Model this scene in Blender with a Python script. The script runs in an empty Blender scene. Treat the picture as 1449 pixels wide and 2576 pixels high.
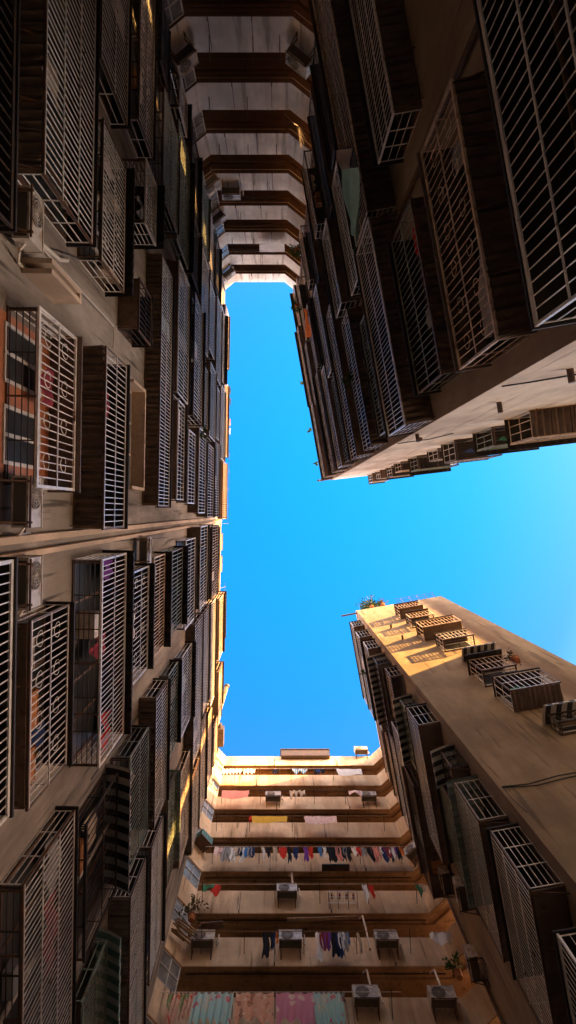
import bpy, math, random
from mathutils import Vector
random.seed(7)
C = bpy.context.scene
R = math.radians
# ------------------------------------------------------------------ camera, sky, sun, exposure
CX, CY, F = 697.0, 1287.0, 1600.0       # zenith point and focal length, in units of a 1449 x 2576 picture
cam_d = bpy.data.cameras.new('camera'); cam = bpy.data.objects.new('camera', cam_d)
C.collection.objects.link(cam); C.camera = cam
cam.location = (0, 0, 0); cam.rotation_euler = (math.pi, 0, 0)      # looks straight up; picture right = +X, picture down = +Y
cam_d.sensor_fit = 'VERTICAL'; cam_d.sensor_height = 36; cam_d.lens = F/2576*36
cam_d.shift_x = (724.5-CX)/2576; cam_d.shift_y = -(1288-CY)/2576
cam_d.clip_start = .05; cam_d.clip_end = 2000
SUN = Vector((2.12, -1.15, 1.32)).normalized()
w = bpy.data.worlds.new('World'); C.world = w; w.use_nodes = True
nt = w.node_tree; nt.nodes.clear()
wo = nt.nodes.new('ShaderNodeOutputWorld'); bg = nt.nodes.new('ShaderNodeBackground')
sky = nt.nodes.new('ShaderNodeTexSky'); sky.sky_type = 'NISHITA'; sky.sun_disc = False
sky.sun_elevation = math.asin(SUN.z); sky.sun_rotation = math.atan2(SUN.x, SUN.y)
sky.air_density = 1.0; sky.dust_density = 1.5; sky.ozone_density = 1.5
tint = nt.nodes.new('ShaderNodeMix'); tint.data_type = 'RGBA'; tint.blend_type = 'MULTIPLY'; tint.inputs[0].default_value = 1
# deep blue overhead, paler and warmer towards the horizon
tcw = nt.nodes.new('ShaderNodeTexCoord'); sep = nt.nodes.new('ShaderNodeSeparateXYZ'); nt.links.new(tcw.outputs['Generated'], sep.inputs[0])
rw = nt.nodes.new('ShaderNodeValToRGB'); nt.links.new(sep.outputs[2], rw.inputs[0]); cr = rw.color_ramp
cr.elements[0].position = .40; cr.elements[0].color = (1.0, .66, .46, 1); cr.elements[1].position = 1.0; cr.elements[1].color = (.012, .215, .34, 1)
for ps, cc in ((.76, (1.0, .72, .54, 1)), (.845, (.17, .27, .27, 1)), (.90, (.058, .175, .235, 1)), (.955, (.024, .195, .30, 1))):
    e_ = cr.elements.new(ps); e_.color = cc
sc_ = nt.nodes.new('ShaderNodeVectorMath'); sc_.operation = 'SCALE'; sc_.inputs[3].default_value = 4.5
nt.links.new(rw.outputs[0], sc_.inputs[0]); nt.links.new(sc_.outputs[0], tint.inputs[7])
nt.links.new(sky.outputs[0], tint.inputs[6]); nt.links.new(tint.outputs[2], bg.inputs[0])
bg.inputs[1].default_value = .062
nt.links.new(bg.outputs[0], wo.inputs[0])
sd = bpy.data.lights.new('sun', 'SUN'); sun = bpy.data.objects.new('sun', sd); C.collection.objects.link(sun)
sd.energy = 5.0; sd.angle = R(.5); sd.color = (1.0, .52, .145)
sun.rotation_euler = SUN.to_track_quat('Z', 'Y').to_euler(); sun.location = (0, 0, 60)
vs = C.view_settings; vs.view_transform = 'Standard'; vs.look = 'None'; vs.gamma = 1; vs.exposure = 2.85
C.cycles.max_bounces = 10; C.cycles.diffuse_bounces = 8; C.cycles.glossy_bounces = 3

# ------------------------------------------------------------------ materials
def newmat(name):
    m = bpy.data.materials.new(name); m.use_nodes = True
    return m, m.node_tree, m.node_tree.nodes['Principled BSDF']
def N(t, k, **kw):
    n = t.nodes.new(k)
    for a, v in kw.items(): setattr(n, a, v)
    return n
def mapping(t, scale):
    tc = N(t, 'ShaderNodeTexCoord'); mp = N(t, 'ShaderNodeMapping'); mp.inputs['Scale'].default_value = scale
    t.links.new(tc.outputs['Object'], mp.inputs[0]); return mp
def noise(t, scale, vec=(1, 1, 1), detail=6, rough=.6):
    n = N(t, 'ShaderNodeTexNoise'); n.inputs['Scale'].default_value = scale; n.inputs['Detail'].default_value = detail
    n.inputs['Roughness'].default_value = rough; t.links.new(mapping(t, vec).outputs[0], n.inputs['Vector']); return n
def ramp(t, src, p0, p1, c0=(0, 0, 0, 1), c1=(1, 1, 1, 1)):
    r = N(t, 'ShaderNodeValToRGB'); r.color_ramp.elements[0].position = p0; r.color_ramp.elements[1].position = p1
    r.color_ramp.elements[0].color = c0; r.color_ramp.elements[1].color = c1; t.links.new(src, r.inputs[0]); return r
def mixc(t, fac, a, b, mode='MIX'):
    m = N(t, 'ShaderNodeMix'); m.data_type = 'RGBA'; m.blend_type = mode
    for i, v in ((0, fac), (6, a), (7, b)):
        if hasattr(v, 'links') or hasattr(v, 'is_output'): t.links.new(v, m.inputs[i])
        else: m.inputs[i].default_value = v
    return m.outputs[2]
def wallmat(name, base, stain, streak=.55, tiles=False, grime=.85, bump=.5):
    m, t, p = newmat(name)
    n1 = noise(t, 1.1, (1, 1, .12), 8, .65); r1 = ramp(t, n1.outputs[0], .44, .66)
    n2 = noise(t, 3.5, (1, 1, .45), 10, .78); r2 = ramp(t, n2.outputs[0], .42, .64)
    n3 = noise(t, .35, (1, 1, 1), 4, .6); r3 = ramp(t, n3.outputs[0], .40, .60)
    b2 = tuple(c*.66 for c in base); d = tuple(c*.52 for c in base)
    c = mixc(t, r3.outputs[0], (*base, 1), (*b2, 1))
    s2 = N(t, 'ShaderNodeMath', operation='MULTIPLY'); s2.inputs[1].default_value = grime; t.links.new(r2.outputs[0], s2.inputs[0])
    c = mixc(t, s2.outputs[0], c, (*d, 1))
    s1 = N(t, 'ShaderNodeMath', operation='MULTIPLY'); s1.inputs[1].default_value = streak; t.links.new(r1.outputs[0], s1.inputs[0])
    c = mixc(t, s1.outputs[0], c, (*stain, 1))
    # thin dark run marks
    n4 = noise(t, 5, (1, 1, .06), 3, .5); r4 = ramp(t, n4.outputs[0], .60, .68)
    s4 = N(t, 'ShaderNodeMath', operation='MULTIPLY'); s4.inputs[1].default_value = streak*.9; t.links.new(r4.outputs[0], s4.inputs[0])
    c = mixc(t, s4.outputs[0], c, (*[x*.5 for x in stain], 1))
    t.links.new(c, p.inputs['Base Color']); p.inputs['Roughness'].default_value = .9
    p.inputs['Specular IOR Level'].default_value = .2
    n5 = noise(t, 30, (1, 1, 1), 6, .7); bp = N(t, 'ShaderNodeBump'); bp.inputs['Strength'].default_value = bump; bp.inputs['Distance'].default_value = .02
    h = n5.outputs[0]
    if tiles:
        wv = N(t, 'ShaderNodeTexWave', wave_type='BANDS', bands_direction='Z'); wv.inputs['Scale'].default_value = 4.2; wv.inputs['Distortion'].default_value = .6
        t.links.new(mapping(t, (1, 1, 1)).outputs[0], wv.inputs[0])
        a = N(t, 'ShaderNodeMath', operation='ADD'); t.links.new(h, a.inputs[0])
        mm = N(t, 'ShaderNodeMath', operation='MULTIPLY'); mm.inputs[1].default_value = .18; t.links.new(wv.outputs[1], mm.inputs[0]); t.links.new(mm.outputs[0], a.inputs[1]); h = a.outputs[0]
    t.links.new(h, bp.inputs['Height']); t.links.new(bp.outputs[0], p.inputs['Normal'])
    return m
def metal(name, col, rough=.5, rust=0, rustcol=(.16, .06, .025), sc=6):
    m, t, p = newmat(name)
    n = noise(t, sc, (1, 1, 1), 6, .65); r = ramp(t, n.outputs[0], .62-rust*.35, .72-rust*.2)
    n2 = noise(t, 2.5, (1, 1, 1), 3); r2 = ramp(t, n2.outputs[0], .3, .7, (*[c*.7 for c in col], 1), (*col, 1))
    c = mixc(t, r.outputs[0], r2.outputs[0], (*rustcol, 1)) if rust else r2.outputs[0]
    t.links.new(c, p.inputs['Base Color']); p.inputs['Roughness'].default_value = rough
    return m
def cloth(name, c1, c2=None, kind='plain', sc=6.0, c3=None):
    m, t, p = newmat(name)
    if kind == 'stripe':
        wv = N(t, 'ShaderNodeTexWave', wave_type='BANDS', bands_direction='X'); wv.inputs['Scale'].default_value = sc
        t.links.new(mapping(t, (1, .0, .0)).outputs[0], wv.inputs[0])
        r = ramp(t, wv.outputs[1], .45, .55, (*c1, 1), (*c2, 1)); c = r.outputs[0]
    elif kind == 'floral':
        v = N(t, 'ShaderNodeTexVoronoi'); v.inputs['Scale'].default_value = sc; t.links.new(mapping(t, (1, .2, 1)).outputs[0], v.inputs['Vector'])
        r = ramp(t, v.outputs['Distance'], .22, .34, (*c2, 1), (*c1, 1)); c = r.outputs[0]
        if c3:
            n = noise(t, sc*.8, (1, .3, 1), 3); r = ramp(t, n.outputs[0], .56, .60); c = mixc(t, r.outputs[0], c, (*c3, 1))
    else:
        n = noise(t, 4, (1, 1, 1), 4); r = ramp(t, n.outputs[0], .3, .7, (*[x*.8 for x in c1], 1), (*c1, 1)); c = r.outputs[0]
    t.links.new(c, p.inputs['Base Color']); p.inputs['Roughness'].default_value = .95; p.inputs['Specular IOR Level'].default_value = .1
    return m
def corr(name, c1, c2, period=.12):
    m, t, p = newmat(name)
    n = noise(t, 3, (1, 1, 1), 7, .7); r = ramp(t, n.outputs[0], .35, .68, (*c1, 1), (*c2, 1))
    t.links.new(r.outputs[0], p.inputs['Base Color']); p.inputs['Roughness'].default_value = .7
    return m
M = {}
M['left_wall'] = wallmat('weathered_render', (.44, .37, .30), (.12, .09, .07), .95, True, .45)
M['plain_wall'] = wallmat('cream_render', (.44, .335, .24), (.17, .10, .06), .55, False, .4)
M['end_wall'] = wallmat('mosaic_end_wall', (.45, .335, .20), (.20, .135, .08), .7, True, .35)
M['end_wall_pale'] = wallmat('pale_end_wall', (.80, .72, .63), (.34, .22, .15), .45, False, .3)
M['parapet'] = wallmat('grey_parapet', (.95, .89, .81), (.34, .27, .21), .55, False, .55)
M['parapet_warm'] = wallmat('warm_parapet', (.88, .66, .44), (.38, .23, .12), .75, False, .45)
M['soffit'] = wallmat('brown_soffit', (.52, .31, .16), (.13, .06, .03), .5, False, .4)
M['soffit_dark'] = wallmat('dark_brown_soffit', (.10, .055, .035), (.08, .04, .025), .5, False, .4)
M['concrete'] = wallmat('pale_concrete', (.82, .62, .45), (.3, .2, .14), .4, False, .5)
M['canopy_concrete'] = wallmat('dark_concrete', (.22, .15, .11), (.08, .05, .035), .5)
M['ground'] = wallmat('courtyard_concrete', (.3, .27, .23), (.12, .1, .08), .3)
M['white_bar'] = metal('white_painted_steel', (.97, .92, .86), .3, .1)
M['silver_bar'] = metal('galvanised_steel', (.93, .88, .82), .3, .08)
M['green_bar'] = metal('green_painted_steel', (.36, .44, .36), .45, .3)
M['rusty_bar'] = metal('rusty_steel', (.86, .68, .5), .5, .35, (.36, .18, .09))
M['dark_bar'] = metal('blackened_steel', (.045, .035, .03), .55, .4, (.09, .04, .02))
M['brown_frame'] = metal('brown_frame_steel', (.09, .055, .035), .6, .6, (.16, .07, .03))
M['sheet'] = corr('rusty_sheet', (.19, .13, .095), (.085, .06, .045))
M['sheet_dark'] = corr('dark_sheet', (.035, .022, .015), (.014, .01, .008))
M['sheet_green'] = corr('green_grey_sheet', (.33, .40, .36), (.18, .22, .2))
M['black'] = metal('black_plastic', (.015, .013, .012), .5)
M['ac_white'] = metal('white_enamel', (.74, .66, .56), .45, .45, (.36, .26, .18), 5)
M['ac_grille'] = metal('dark_grille', (.09, .075, .06), .5)
M['frame_white'] = metal('white_window_frame', (.8, .76, .7), .4)
M['frame_grey'] = metal('aluminium_frame', (.55, .52, .48), .4)
M['pipe'] = metal('pvc_pipe', (.8, .7, .58), .4, .2, (.4, .27, .17), 3)
M['cable'] = metal('black_cable', (.03, .025, .02), .6)
M['wood'] = metal('raw_timber', (.42, .27, .15), .8, .3, (.2, .11, .05), 8)
M['leaf'] = cloth('leaf', (.05, .12, .03)); M['leaf_dry'] = cloth('dry_leaf', (.12, .10, .04))
M['clay'] = cloth('clay_pot', (.4, .16, .07)); M['crate_green'] = metal('green_crate_plastic', (.03, .16, .09), .4)
m, t_, p_ = newmat('dark_glass'); p_.inputs['Base Color'].default_value = (.025, .03, .035, 1); p_.inputs['Specular IOR Level'].default_value = .12; p_.inputs['Roughness'].default_value = .3
nn = noise(t_, 1.5); rr = ramp(t_, nn.outputs[0], .3, .7, (.012, .014, .016, 1), (.05, .05, .05, 1)); t_.links.new(rr.outputs[0], p_.inputs['Base Color'])
M['glass'] = m
m, t_, p_ = newmat('dusty_glass'); nn = noise(t_, 2.5); rr = ramp(t_, nn.outputs[0], .3, .7, (.10, .10, .10, 1), (.26, .25, .24, 1)); t_.links.new(rr.outputs[0], p_.inputs['Base Color'])
p_.inputs['Roughness'].default_value = .25; M['glass_pale'] = m
m, t_, p_ = newmat('orange_lit_inner_wall'); nn = noise(t_, 6); rr = ramp(t_, nn.outputs[0], .3, .7, (.55, .2, .08, 1), (.36, .12, .05, 1)); t_.links.new(rr.outputs[0], p_.inputs['Base Color']); M['orange_lit_wall'] = m  # orange light on the wall put into the base colour
COL = dict(white=(.85, .82, .78), black=(.02, .02, .025), navy=(.03, .05, .14), red=(.65, .05, .03), pink=(.8, .33, .27), blue=(.08, .25, .55),
           teal=(.45, .78, .78), orange=(.85, .22, .04), grey=(.35, .34, .34), beige=(.6, .48, .36), maroon=(.3, .05, .07), green=(.06, .2, .1), purple=(.22, .07, .35), yellow=(.75, .45, .06))
for k, v in COL.items(): M['c_'+k] = cloth(k+'_cloth', v)
M['c_stripe'] = cloth('striped_towel', (.75, .72, .6), (.05, .3, .55), 'stripe', 3.2)
M['c_floral_teal'] = cloth('teal_floral_sheet', (.50, .72, .68), (.8, .2, .25), 'floral', 3.2, (.7, .72, .6))
M['c_floral_orange'] = cloth('orange_floral_sheet', (.85, .48, .32), (.9, .7, .52), 'floral', 5, (.5, .22, .14))
M['c_floral_pink'] = cloth('pink_floral_sheet', (.74, .32, .42), (.9, .7, .6), 'floral', 2.6)
M['c_floral_beige'] = cloth('beige_floral_sheet', (.78, .52, .38), (.7, .14, .08), 'floral', 3.5, (.3, .36, .16))
M['c_floral_pale'] = cloth('pale_floral_sheet', (.78, .56, .52), (.5, .2, .25), 'floral', 7, (.8, .7, .62))
M['card'] = cloth('cardboard', (.55, .24, .10))
M['plastic'] = cloth('clear_plastic_sheet', (.55, .5, .5))
for k, (a, b) in dict(striped=((.62, .60, .54), (.045, .04, .04)), striped_green=((.6, .68, .62), (.16, .3, .26))).items():
    m, t_, p_ = newmat(k+'_awning'); wv = N(t_, 'ShaderNodeTexWave', wave_type='BANDS', bands_direction='X'); wv.inputs['Scale'].default_value = .85
    tc = N(t_, 'ShaderNodeTexCoord'); t_.links.new(tc.outputs['UV'], wv.inputs[0])
    rr = ramp(t_, wv.outputs[1], .48, .52, (*a, 1), (*b, 1)); t_.links.new(rr.outputs[0], p_.inputs['Base Color']); p_.inputs['Roughness'].default_value = .7; M[k] = m

# ------------------------------------------------------------------ mesh helpers
class MB:
    def __init__(s): s.v = []; s.f = []; s.m = []; s.uv = {}
    def quad(s, a, b, c, d, mi=0):
        n = len(s.v); s.v += [tuple(a), tuple(b), tuple(c), tuple(d)]; s.f.append((n, n+1, n+2, n+3)); s.m.append(mi)
    def hexa(s, p, mi=0):            # p: 4 bottom points (ccw), 4 top
        n = len(s.v); s.v += [tuple(q) for q in p]
        for f in ((3, 2, 1, 0), (4, 5, 6, 7), (0, 1, 5, 4), (1, 2, 6, 5), (2, 3, 7, 6), (3, 0, 4, 7)):
            s.f.append(tuple(n+i for i in f)); s.m.append(mi)
    def bar(s, a, b, w, h=None, mi=0, up=None):
        h = h or w; a = Vector(a); b = Vector(b); d = (b-a)
        if d.length < 1e-6: return
        d.normalize(); up = Vector(up) if up else (Vector((0, 0, 1)) if abs(d.z) < .9 else Vector((1, 0, 0)))
        x = d.cross(up).normalized()*(w/2); y = x.cross(d).normalized()*(h/2)
        s.hexa([a-x-y, a+x-y, a+x+y, a-x+y, b-x-y, b+x-y, b+x+y, b-x+y], mi)
    def tube(s, a, b, r, n=8, mi=0, r2=None):
        a = Vector(a); b = Vector(b); d = (b-a).normalized(); r2 = r if r2 is None else r2
        up = Vector((0, 0, 1)) if abs(d.z) < .9 else Vector((1, 0, 0)); x = d.cross(up).normalized(); y = x.cross(d)
        k = len(s.v)
        for q, rr in ((a, r), (b, r2)):
            for i in range(n):
                an = 2*math.pi*i/n; s.v.append(tuple(q + x*math.cos(an)*rr + y*math.sin(an)*rr))
        for i in range(n):
            s.f.append((k+i, k+(i+1) % n, k+n+(i+1) % n, k+n+i)); s.m.append(mi)
        s.f.append(tuple(k+i for i in range(n))); s.m.append(mi); s.f.append(tuple(k+n+n-1-i for i in range(n))); s.m.append(mi)
    def path(s, pts, r, n=6, mi=0):
        for a, b in zip(pts, pts[1:]): s.tube(a, b, r, n, mi)
    def prism(s, poly, z0, z1, mi=0, mtop=None, mbot=None):
        n = len(poly); k = len(s.v)
        s.v += [(x, y, z0) for x, y in poly] + [(x, y, z1) for x, y in poly]
        for i in range(n): s.f.append((k+i, k+(i+1) % n, k+n+(i+1) % n, k+n+i)); s.m.append(mi)
        s.f.append(tuple(k+n+i for i in range(n))); s.m.append(mi if mtop is None else mtop)
        s.f.append(tuple(k+n-1-i for i in range(n))); s.m.append(mi if mbot is None else mbot)
    def grid(s, fn, nu, nv, mi=0, uv=None):
        k = len(s.v)
        for j in range(nv+1):
            for i in range(nu+1):
                if uv: s.uv[len(s.v)] = uv(i/nu, j/nv)
                s.v.append(tuple(fn(i/nu, j/nv)))
        for j in range(nv):
            for i in range(nu):
                a = k+j*(nu+1)+i; s.f.append((a, a+1, a+nu+2, a+nu+1)); s.m.append(mi)
    def build(s, name, mats, parent=None, smooth=False, loc=None):
        base = Vector(loc) if loc is not None else (Vector(parent['_w']) if parent and '_w' in parent else Vector((0, 0, 0)))
        me = bpy.data.meshes.new(name)
        me.from_pydata([(a-base.x, b-base.y, c-base.z) for a, b, c in s.v], [], s.f)
        if not isinstance(mats, (list, tuple)): mats = [mats]
        for m in mats: me.materials.append(m if not isinstance(m, str) else M[m])
        me.polygons.foreach_set('material_index', s.m)
        if s.uv:
            ul = me.uv_layers.new(name='UV')
            for l in me.loops:
                if l.vertex_index in s.uv: ul.data[l.index].uv = s.uv[l.vertex_index]
        if smooth: me.polygons.foreach_set('use_smooth', [True]*len(me.polygons))
        me.update()
        o = bpy.data.objects.new(name, me); C.collection.objects.link(o)
        if parent: o.parent = parent
        else: o.location = base
        o['_w'] = tuple(base)
        return o
def thing(name, label, cat, loc=(0, 0, 0), group=None):
    o = bpy.data.objects.new(name, None); C.collection.objects.link(o); o.location = loc; o['_w'] = tuple(loc)
    o['label'] = label; o['category'] = cat
    if group: o['group'] = group
    return o
def tag(o, label, cat, group=None):
    o['label'] = label; o['category'] = cat
    if group: o['group'] = group
    return o
def P(px, py, Z): return Vector(((px-CX)/F*Z, (py-CY)/F*Z, Z))
ORD = 'zeroth first second third fourth fifth sixth seventh eighth ninth tenth eleventh twelfth thirteenth fourteenth fifteenth sixteenth seventeenth eighteenth nineteenth twentieth'.split()

class Frame:
    def __init__(s, a, b, n_hint):
        s.o = Vector((a[0], a[1], 0)); e = Vector((b[0], b[1], 0)); s.len = (e-s.o).length
        s.u = (e-s.o).normalized(); s.n = Vector((s.u.y, -s.u.x, 0))
        if s.n.dot(Vector((*n_hint, 0))) < 0: s.n = -s.n
    def p(s, t, d, z): q = s.o + s.u*t + s.n*d; return Vector((q.x, q.y, z))
    def t_of(s, v): return (Vector((v[0], v[1], 0))-s.o).dot(s.u)
    def d_of(s, v): return (Vector((v[0], v[1], 0))-s.o).dot(s.n)
    def t_px(s, px, py, d):      # where the picture ray meets the plane at distance d: returns t, z
        r = Vector(((px-CX)/F, (py-CY)/F, 0)); k = (s.o + s.n*d).dot(s.n)/r.dot(s.n)
        q = r*k; return (q-s.o).dot(s.u), k
    def box(s, mb, t0, t1, d0, d1, z0, z1, mi=0):
        a, b, c, d = s.p(t0, d0, 0), s.p(t1, d0, 0), s.p(t1, d1, 0), s.p(t0, d1, 0)
        mb.hexa([(q.x, q.y, z0) for q in (a, b, c, d)] + [(q.x, q.y, z1) for q in (a, b, c, d)], mi)

# ------------------------------------------------------------------ plan of the court (metres, camera at the origin)
GZ, ROOF = -1.6, 39.3
FL = Frame((-3.29, -13.6), (-3.75, 14.5), (1, 0))       # left facade, t runs down the picture
FR = Frame((3.4, -1.95), (1.36, -13.4), (-1, 0))        # upper right facade
FE = Frame((3.4, -1.95), (10.4, -2.78), (0, 1))         # its end wall over the side street
FB = Frame((4.9, 6.1), (6.44, 14.57), (-1, 0))          # lower right facade
FW = Frame((4.9, 6.1), (10.1, 5.2), (0, -1))            # its end wall
def S(k): return 8.2 + 2.8*k

ground = MB(); ground.quad((-600, -600, GZ), (600, -600, GZ), (600, 600, GZ), (-600, 600, GZ))
g = ground.build('ground', 'ground'); g['kind'] = 'structure'

def block(name, label, poly, mats, roofz, faces=None):
    root = thing(name, label, 'building', (0, 0, GZ))
    mb = MB(); mb.prism(poly, GZ, roofz, 0)
    w_ = mb.build('wall', mats, root)
    return root
left_b = block('apartment_building', 'long brown apartment block with stacked window cages filling the left side', [(-3.29, -13.6), (-3.75, 14.5), (-12, 14.5), (-12, -13.6)], 'left_wall', ROOF-.12)
right_b = block('apartment_building', 'apartment block at upper right with narrow pale end wall over the side street', [(3.4, -1.95), (10.4, -2.78), (10.4, -14.2), (1.36, -13.4)], 'plain_wall', ROOF-.12)
wall_r = right_b.children[0]
wall_r.data.materials.append(M['end_wall_pale'])
lower_b = block('apartment_building', 'apartment block at lower right whose broad ochre end wall catches the sun', [(4.9, 6.1), (10.1, 5.2), (11.6, 14.57), (6.44, 14.57)], 'plain_wall', ROOF-.12)
wall_l = lower_b.children[0]; wall_l.data.materials.append(M['end_wall'])
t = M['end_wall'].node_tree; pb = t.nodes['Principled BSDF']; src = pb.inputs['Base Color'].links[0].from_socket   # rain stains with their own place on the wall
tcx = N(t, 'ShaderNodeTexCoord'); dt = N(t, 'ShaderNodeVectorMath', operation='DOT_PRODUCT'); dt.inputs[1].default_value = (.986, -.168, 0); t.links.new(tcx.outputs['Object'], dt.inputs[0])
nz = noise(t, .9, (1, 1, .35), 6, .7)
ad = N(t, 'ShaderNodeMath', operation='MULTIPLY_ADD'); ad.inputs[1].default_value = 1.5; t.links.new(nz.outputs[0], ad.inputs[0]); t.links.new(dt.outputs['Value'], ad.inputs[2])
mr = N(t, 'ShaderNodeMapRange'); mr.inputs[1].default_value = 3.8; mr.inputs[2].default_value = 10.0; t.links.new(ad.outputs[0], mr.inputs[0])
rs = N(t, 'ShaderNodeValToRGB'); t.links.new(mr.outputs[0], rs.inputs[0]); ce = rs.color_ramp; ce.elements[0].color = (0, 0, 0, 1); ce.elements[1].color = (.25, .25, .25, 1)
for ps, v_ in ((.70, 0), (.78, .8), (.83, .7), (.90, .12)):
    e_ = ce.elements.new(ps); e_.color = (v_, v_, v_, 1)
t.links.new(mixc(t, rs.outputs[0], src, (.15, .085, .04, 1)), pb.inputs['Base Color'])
for o, ix in ((wall_r, 0), (wall_l, 0)):
    o.data.polygons[ix].material_index = 1
# neighbour across the street, outside the frame
block('apartment_building', 'lower apartment block farther along the side street, outside the frame', [(20, -24), (28, -24), (28, 3.2), (20, 3.2)], 'plain_wall', 33.0)
mb = MB(); mb.prism([(24.2, -3.0), (27.5, -3.0), (27.5, 3.1), (24.2, 3.1)], 32.5, 49.5); mb.build('sun_blocker_tower', 'plain_wall', [o for o in bpy.data.objects if o.name.startswith('apartment_building')][-1])  # unseen mass added to cast the slanted shadow on the end wall
mb = MB(); mb.prism([(22.8, -23.9), (24.6, -23.9), (24.6, -5.0), (22.8, -5.0)], 32.5, 47.5); mb.build('sun_blocker_wing', 'plain_wall', [o for o in bpy.data.objects if o.name.startswith('apartment_building')][-1])  # unseen mass added to keep sun off most of the left facade
# roof slabs with a small overhang
def roofslab(root, fr_list, z):
    for fr, t0, t1, over in fr_list:
        mb = MB(); fr.box(mb, t0, t1, -.25, over, z-.119, z+.06); mb.build('roof_edge', 'concrete', root)
roofslab(left_b, [(FL, 0.02, 28.0, .06)], ROOF); roofslab(right_b, [(FR, .02, 11.5, .08)], ROOF); roofslab(lower_b, [(FB, .02, 8.5, .05)], ROOF)
# pilasters on the left facade by the zenith line
for tt, ww in ((13.92, .10), (14.14, .08)):
    mb = MB(); FL.box(mb, tt, tt+ww, -.05, .13, GZ, ROOF-.2); mb.build('pilaster', 'concrete', left_b)

# ------------------------------------------------------------------ gallery buildings (top and bottom of the picture)
def offset_line(pts, d):          # pts left to right; d>0 goes away from the court (outwards = sign given by caller)
    out = []
    for i, p in enumerate(pts):
        ns = []
        for a, b in ((i-1, i), (i, i+1)):
            if a >= 0 and b < len(pts):
                e = Vector(pts[b])-Vector(pts[a]); e.normalize(); ns.append(Vector((-e.y, e.x)))
        n = sum(ns, Vector((0, 0))); n.normalize(); c = n.dot(ns[0])
        out.append(tuple(Vector(p)+n*(d/c)))
    return out
def gallery(name, label, pts, sgn, base_f, ztop, nfl, pmat, smat='soffit'):
    root = thing(name, label, 'building', (0, 0, GZ))
    def ring(d0, d1, z0, z1, mb, mi=0):
        a = offset_line(pts, sgn*d0); b = offset_line(pts, sgn*d1)
        for i in range(len(pts)-1):
            q = [a[i], a[i+1], b[i+1], b[i]]
            mb.hexa([(x, y, z0) for x, y in q]+[(x, y, z1) for x, y in q], mi)
    for k in range(nfl):
        z = base_f-2.8*k
        mb = MB(); ring(0, .14, z, (z+1.45 if k else ztop), mb, 0)
        bal = mb.build('balcony_parapet', pmat, root)
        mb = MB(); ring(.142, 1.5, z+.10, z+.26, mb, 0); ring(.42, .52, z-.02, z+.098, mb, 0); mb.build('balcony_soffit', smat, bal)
        # drip lip
        mb = MB(); ring(-.03, .10, z-.05, z-.002, mb, 0); mb.build('drip_lip', smat, bal)
        p1 = Vector(pts[1]); e_ = Vector(pts[2])-p1
        for fr_ in ((.22, .61) if k % 2 else (.35, .78)):
            c = p1+e_*(fr_+random.uniform(-.03, .03)); mb = MB(); zt = (z+1.45 if k else ztop-.3)
            mb.bar((c.x, c.y-sgn*.012, z+.05), (c.x, c.y-sgn*.012, zt-.1), .022); mb.bar((c.x, c.y-sgn*.01, z), (c.x, c.y-sgn*.16, z-.03), .035); mb.build('drain_spout', 'brown_frame', bal)
        mb = MB()
        y_ = pts[1][1]+sgn*.30
        mb.tube((pts[1][0]+.1, y_, z+.07), (pts[2][0]-.1, y_, z+.075), .022, 6); mb.build('conduit', 'dark_bar', bal)
        e = Vector(pts[2])-Vector(pts[1]); L = e.length
        if k:
            mb = MB()                                       # dark doors and windows on the inner wall, two thirds hidden
            a = offset_line(pts, sgn*1.47); e0 = Vector(a[1]); e1 = Vector(a[2])
            for q in range(int(L/1.4)):
                p0 = e0.lerp(e1, (q+.15)/int(L/1.4)); p1 = e0.lerp(e1, (q+.75)/int(L/1.4))
                y0 = p0.y; mb.hexa([(p0.x, y0-.02, z+.3), (p1.x, y0-.02, z+.3), (p1.x, y0+.02, z+.3), (p0.x, y0+.02, z+.3), (p0.x, y0-.02, z+2.3), (p1.x, y0-.02, z+2.3), (p1.x, y0+.02, z+2.3), (p0.x, y0+.02, z+2.3)])
            mb.build('gallery_window', 'glass', root)
    mb = MB(); a = offset_line(pts, sgn*1.5); far = (sgn*1)
    y_b = a[1][1]+sgn*5
    poly = [tuple(p) for p in a]+[(a[-1][0], y_b), (a[0][0], y_b)]
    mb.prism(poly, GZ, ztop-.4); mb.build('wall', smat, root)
    mb = MB(); b2 = offset_line(pts, sgn*.145)
    mb.prism([tuple(p) for p in b2]+[(a[-1][0], y_b), (a[0][0], y_b)], ztop-.39, ztop-.2); mb.build('roof', 'concrete', root)
    return root
B_PTS = [(-3.80, 14.52), (-3.18, 15.2), (5.76, 15.2), (6.46, 14.55)]
T_PTS = [(-3.29, -13.58), (-2.62, -14.13), (.46, -14.13), (1.36, -13.4)]
BF = 38.05; TF = 37.72
bot = gallery('apartment_building', 'sun-warmed gallery block across the bottom with laundry hanging from every balcony', B_PTS, 1, BF, 39.5, 15, 'parapet_warm')
top = gallery('apartment_building', 'shaded gallery block across the top with angular grey balconies', T_PTS, -1, TF, 39.15, 15, 'parapet', 'soffit_dark')
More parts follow.
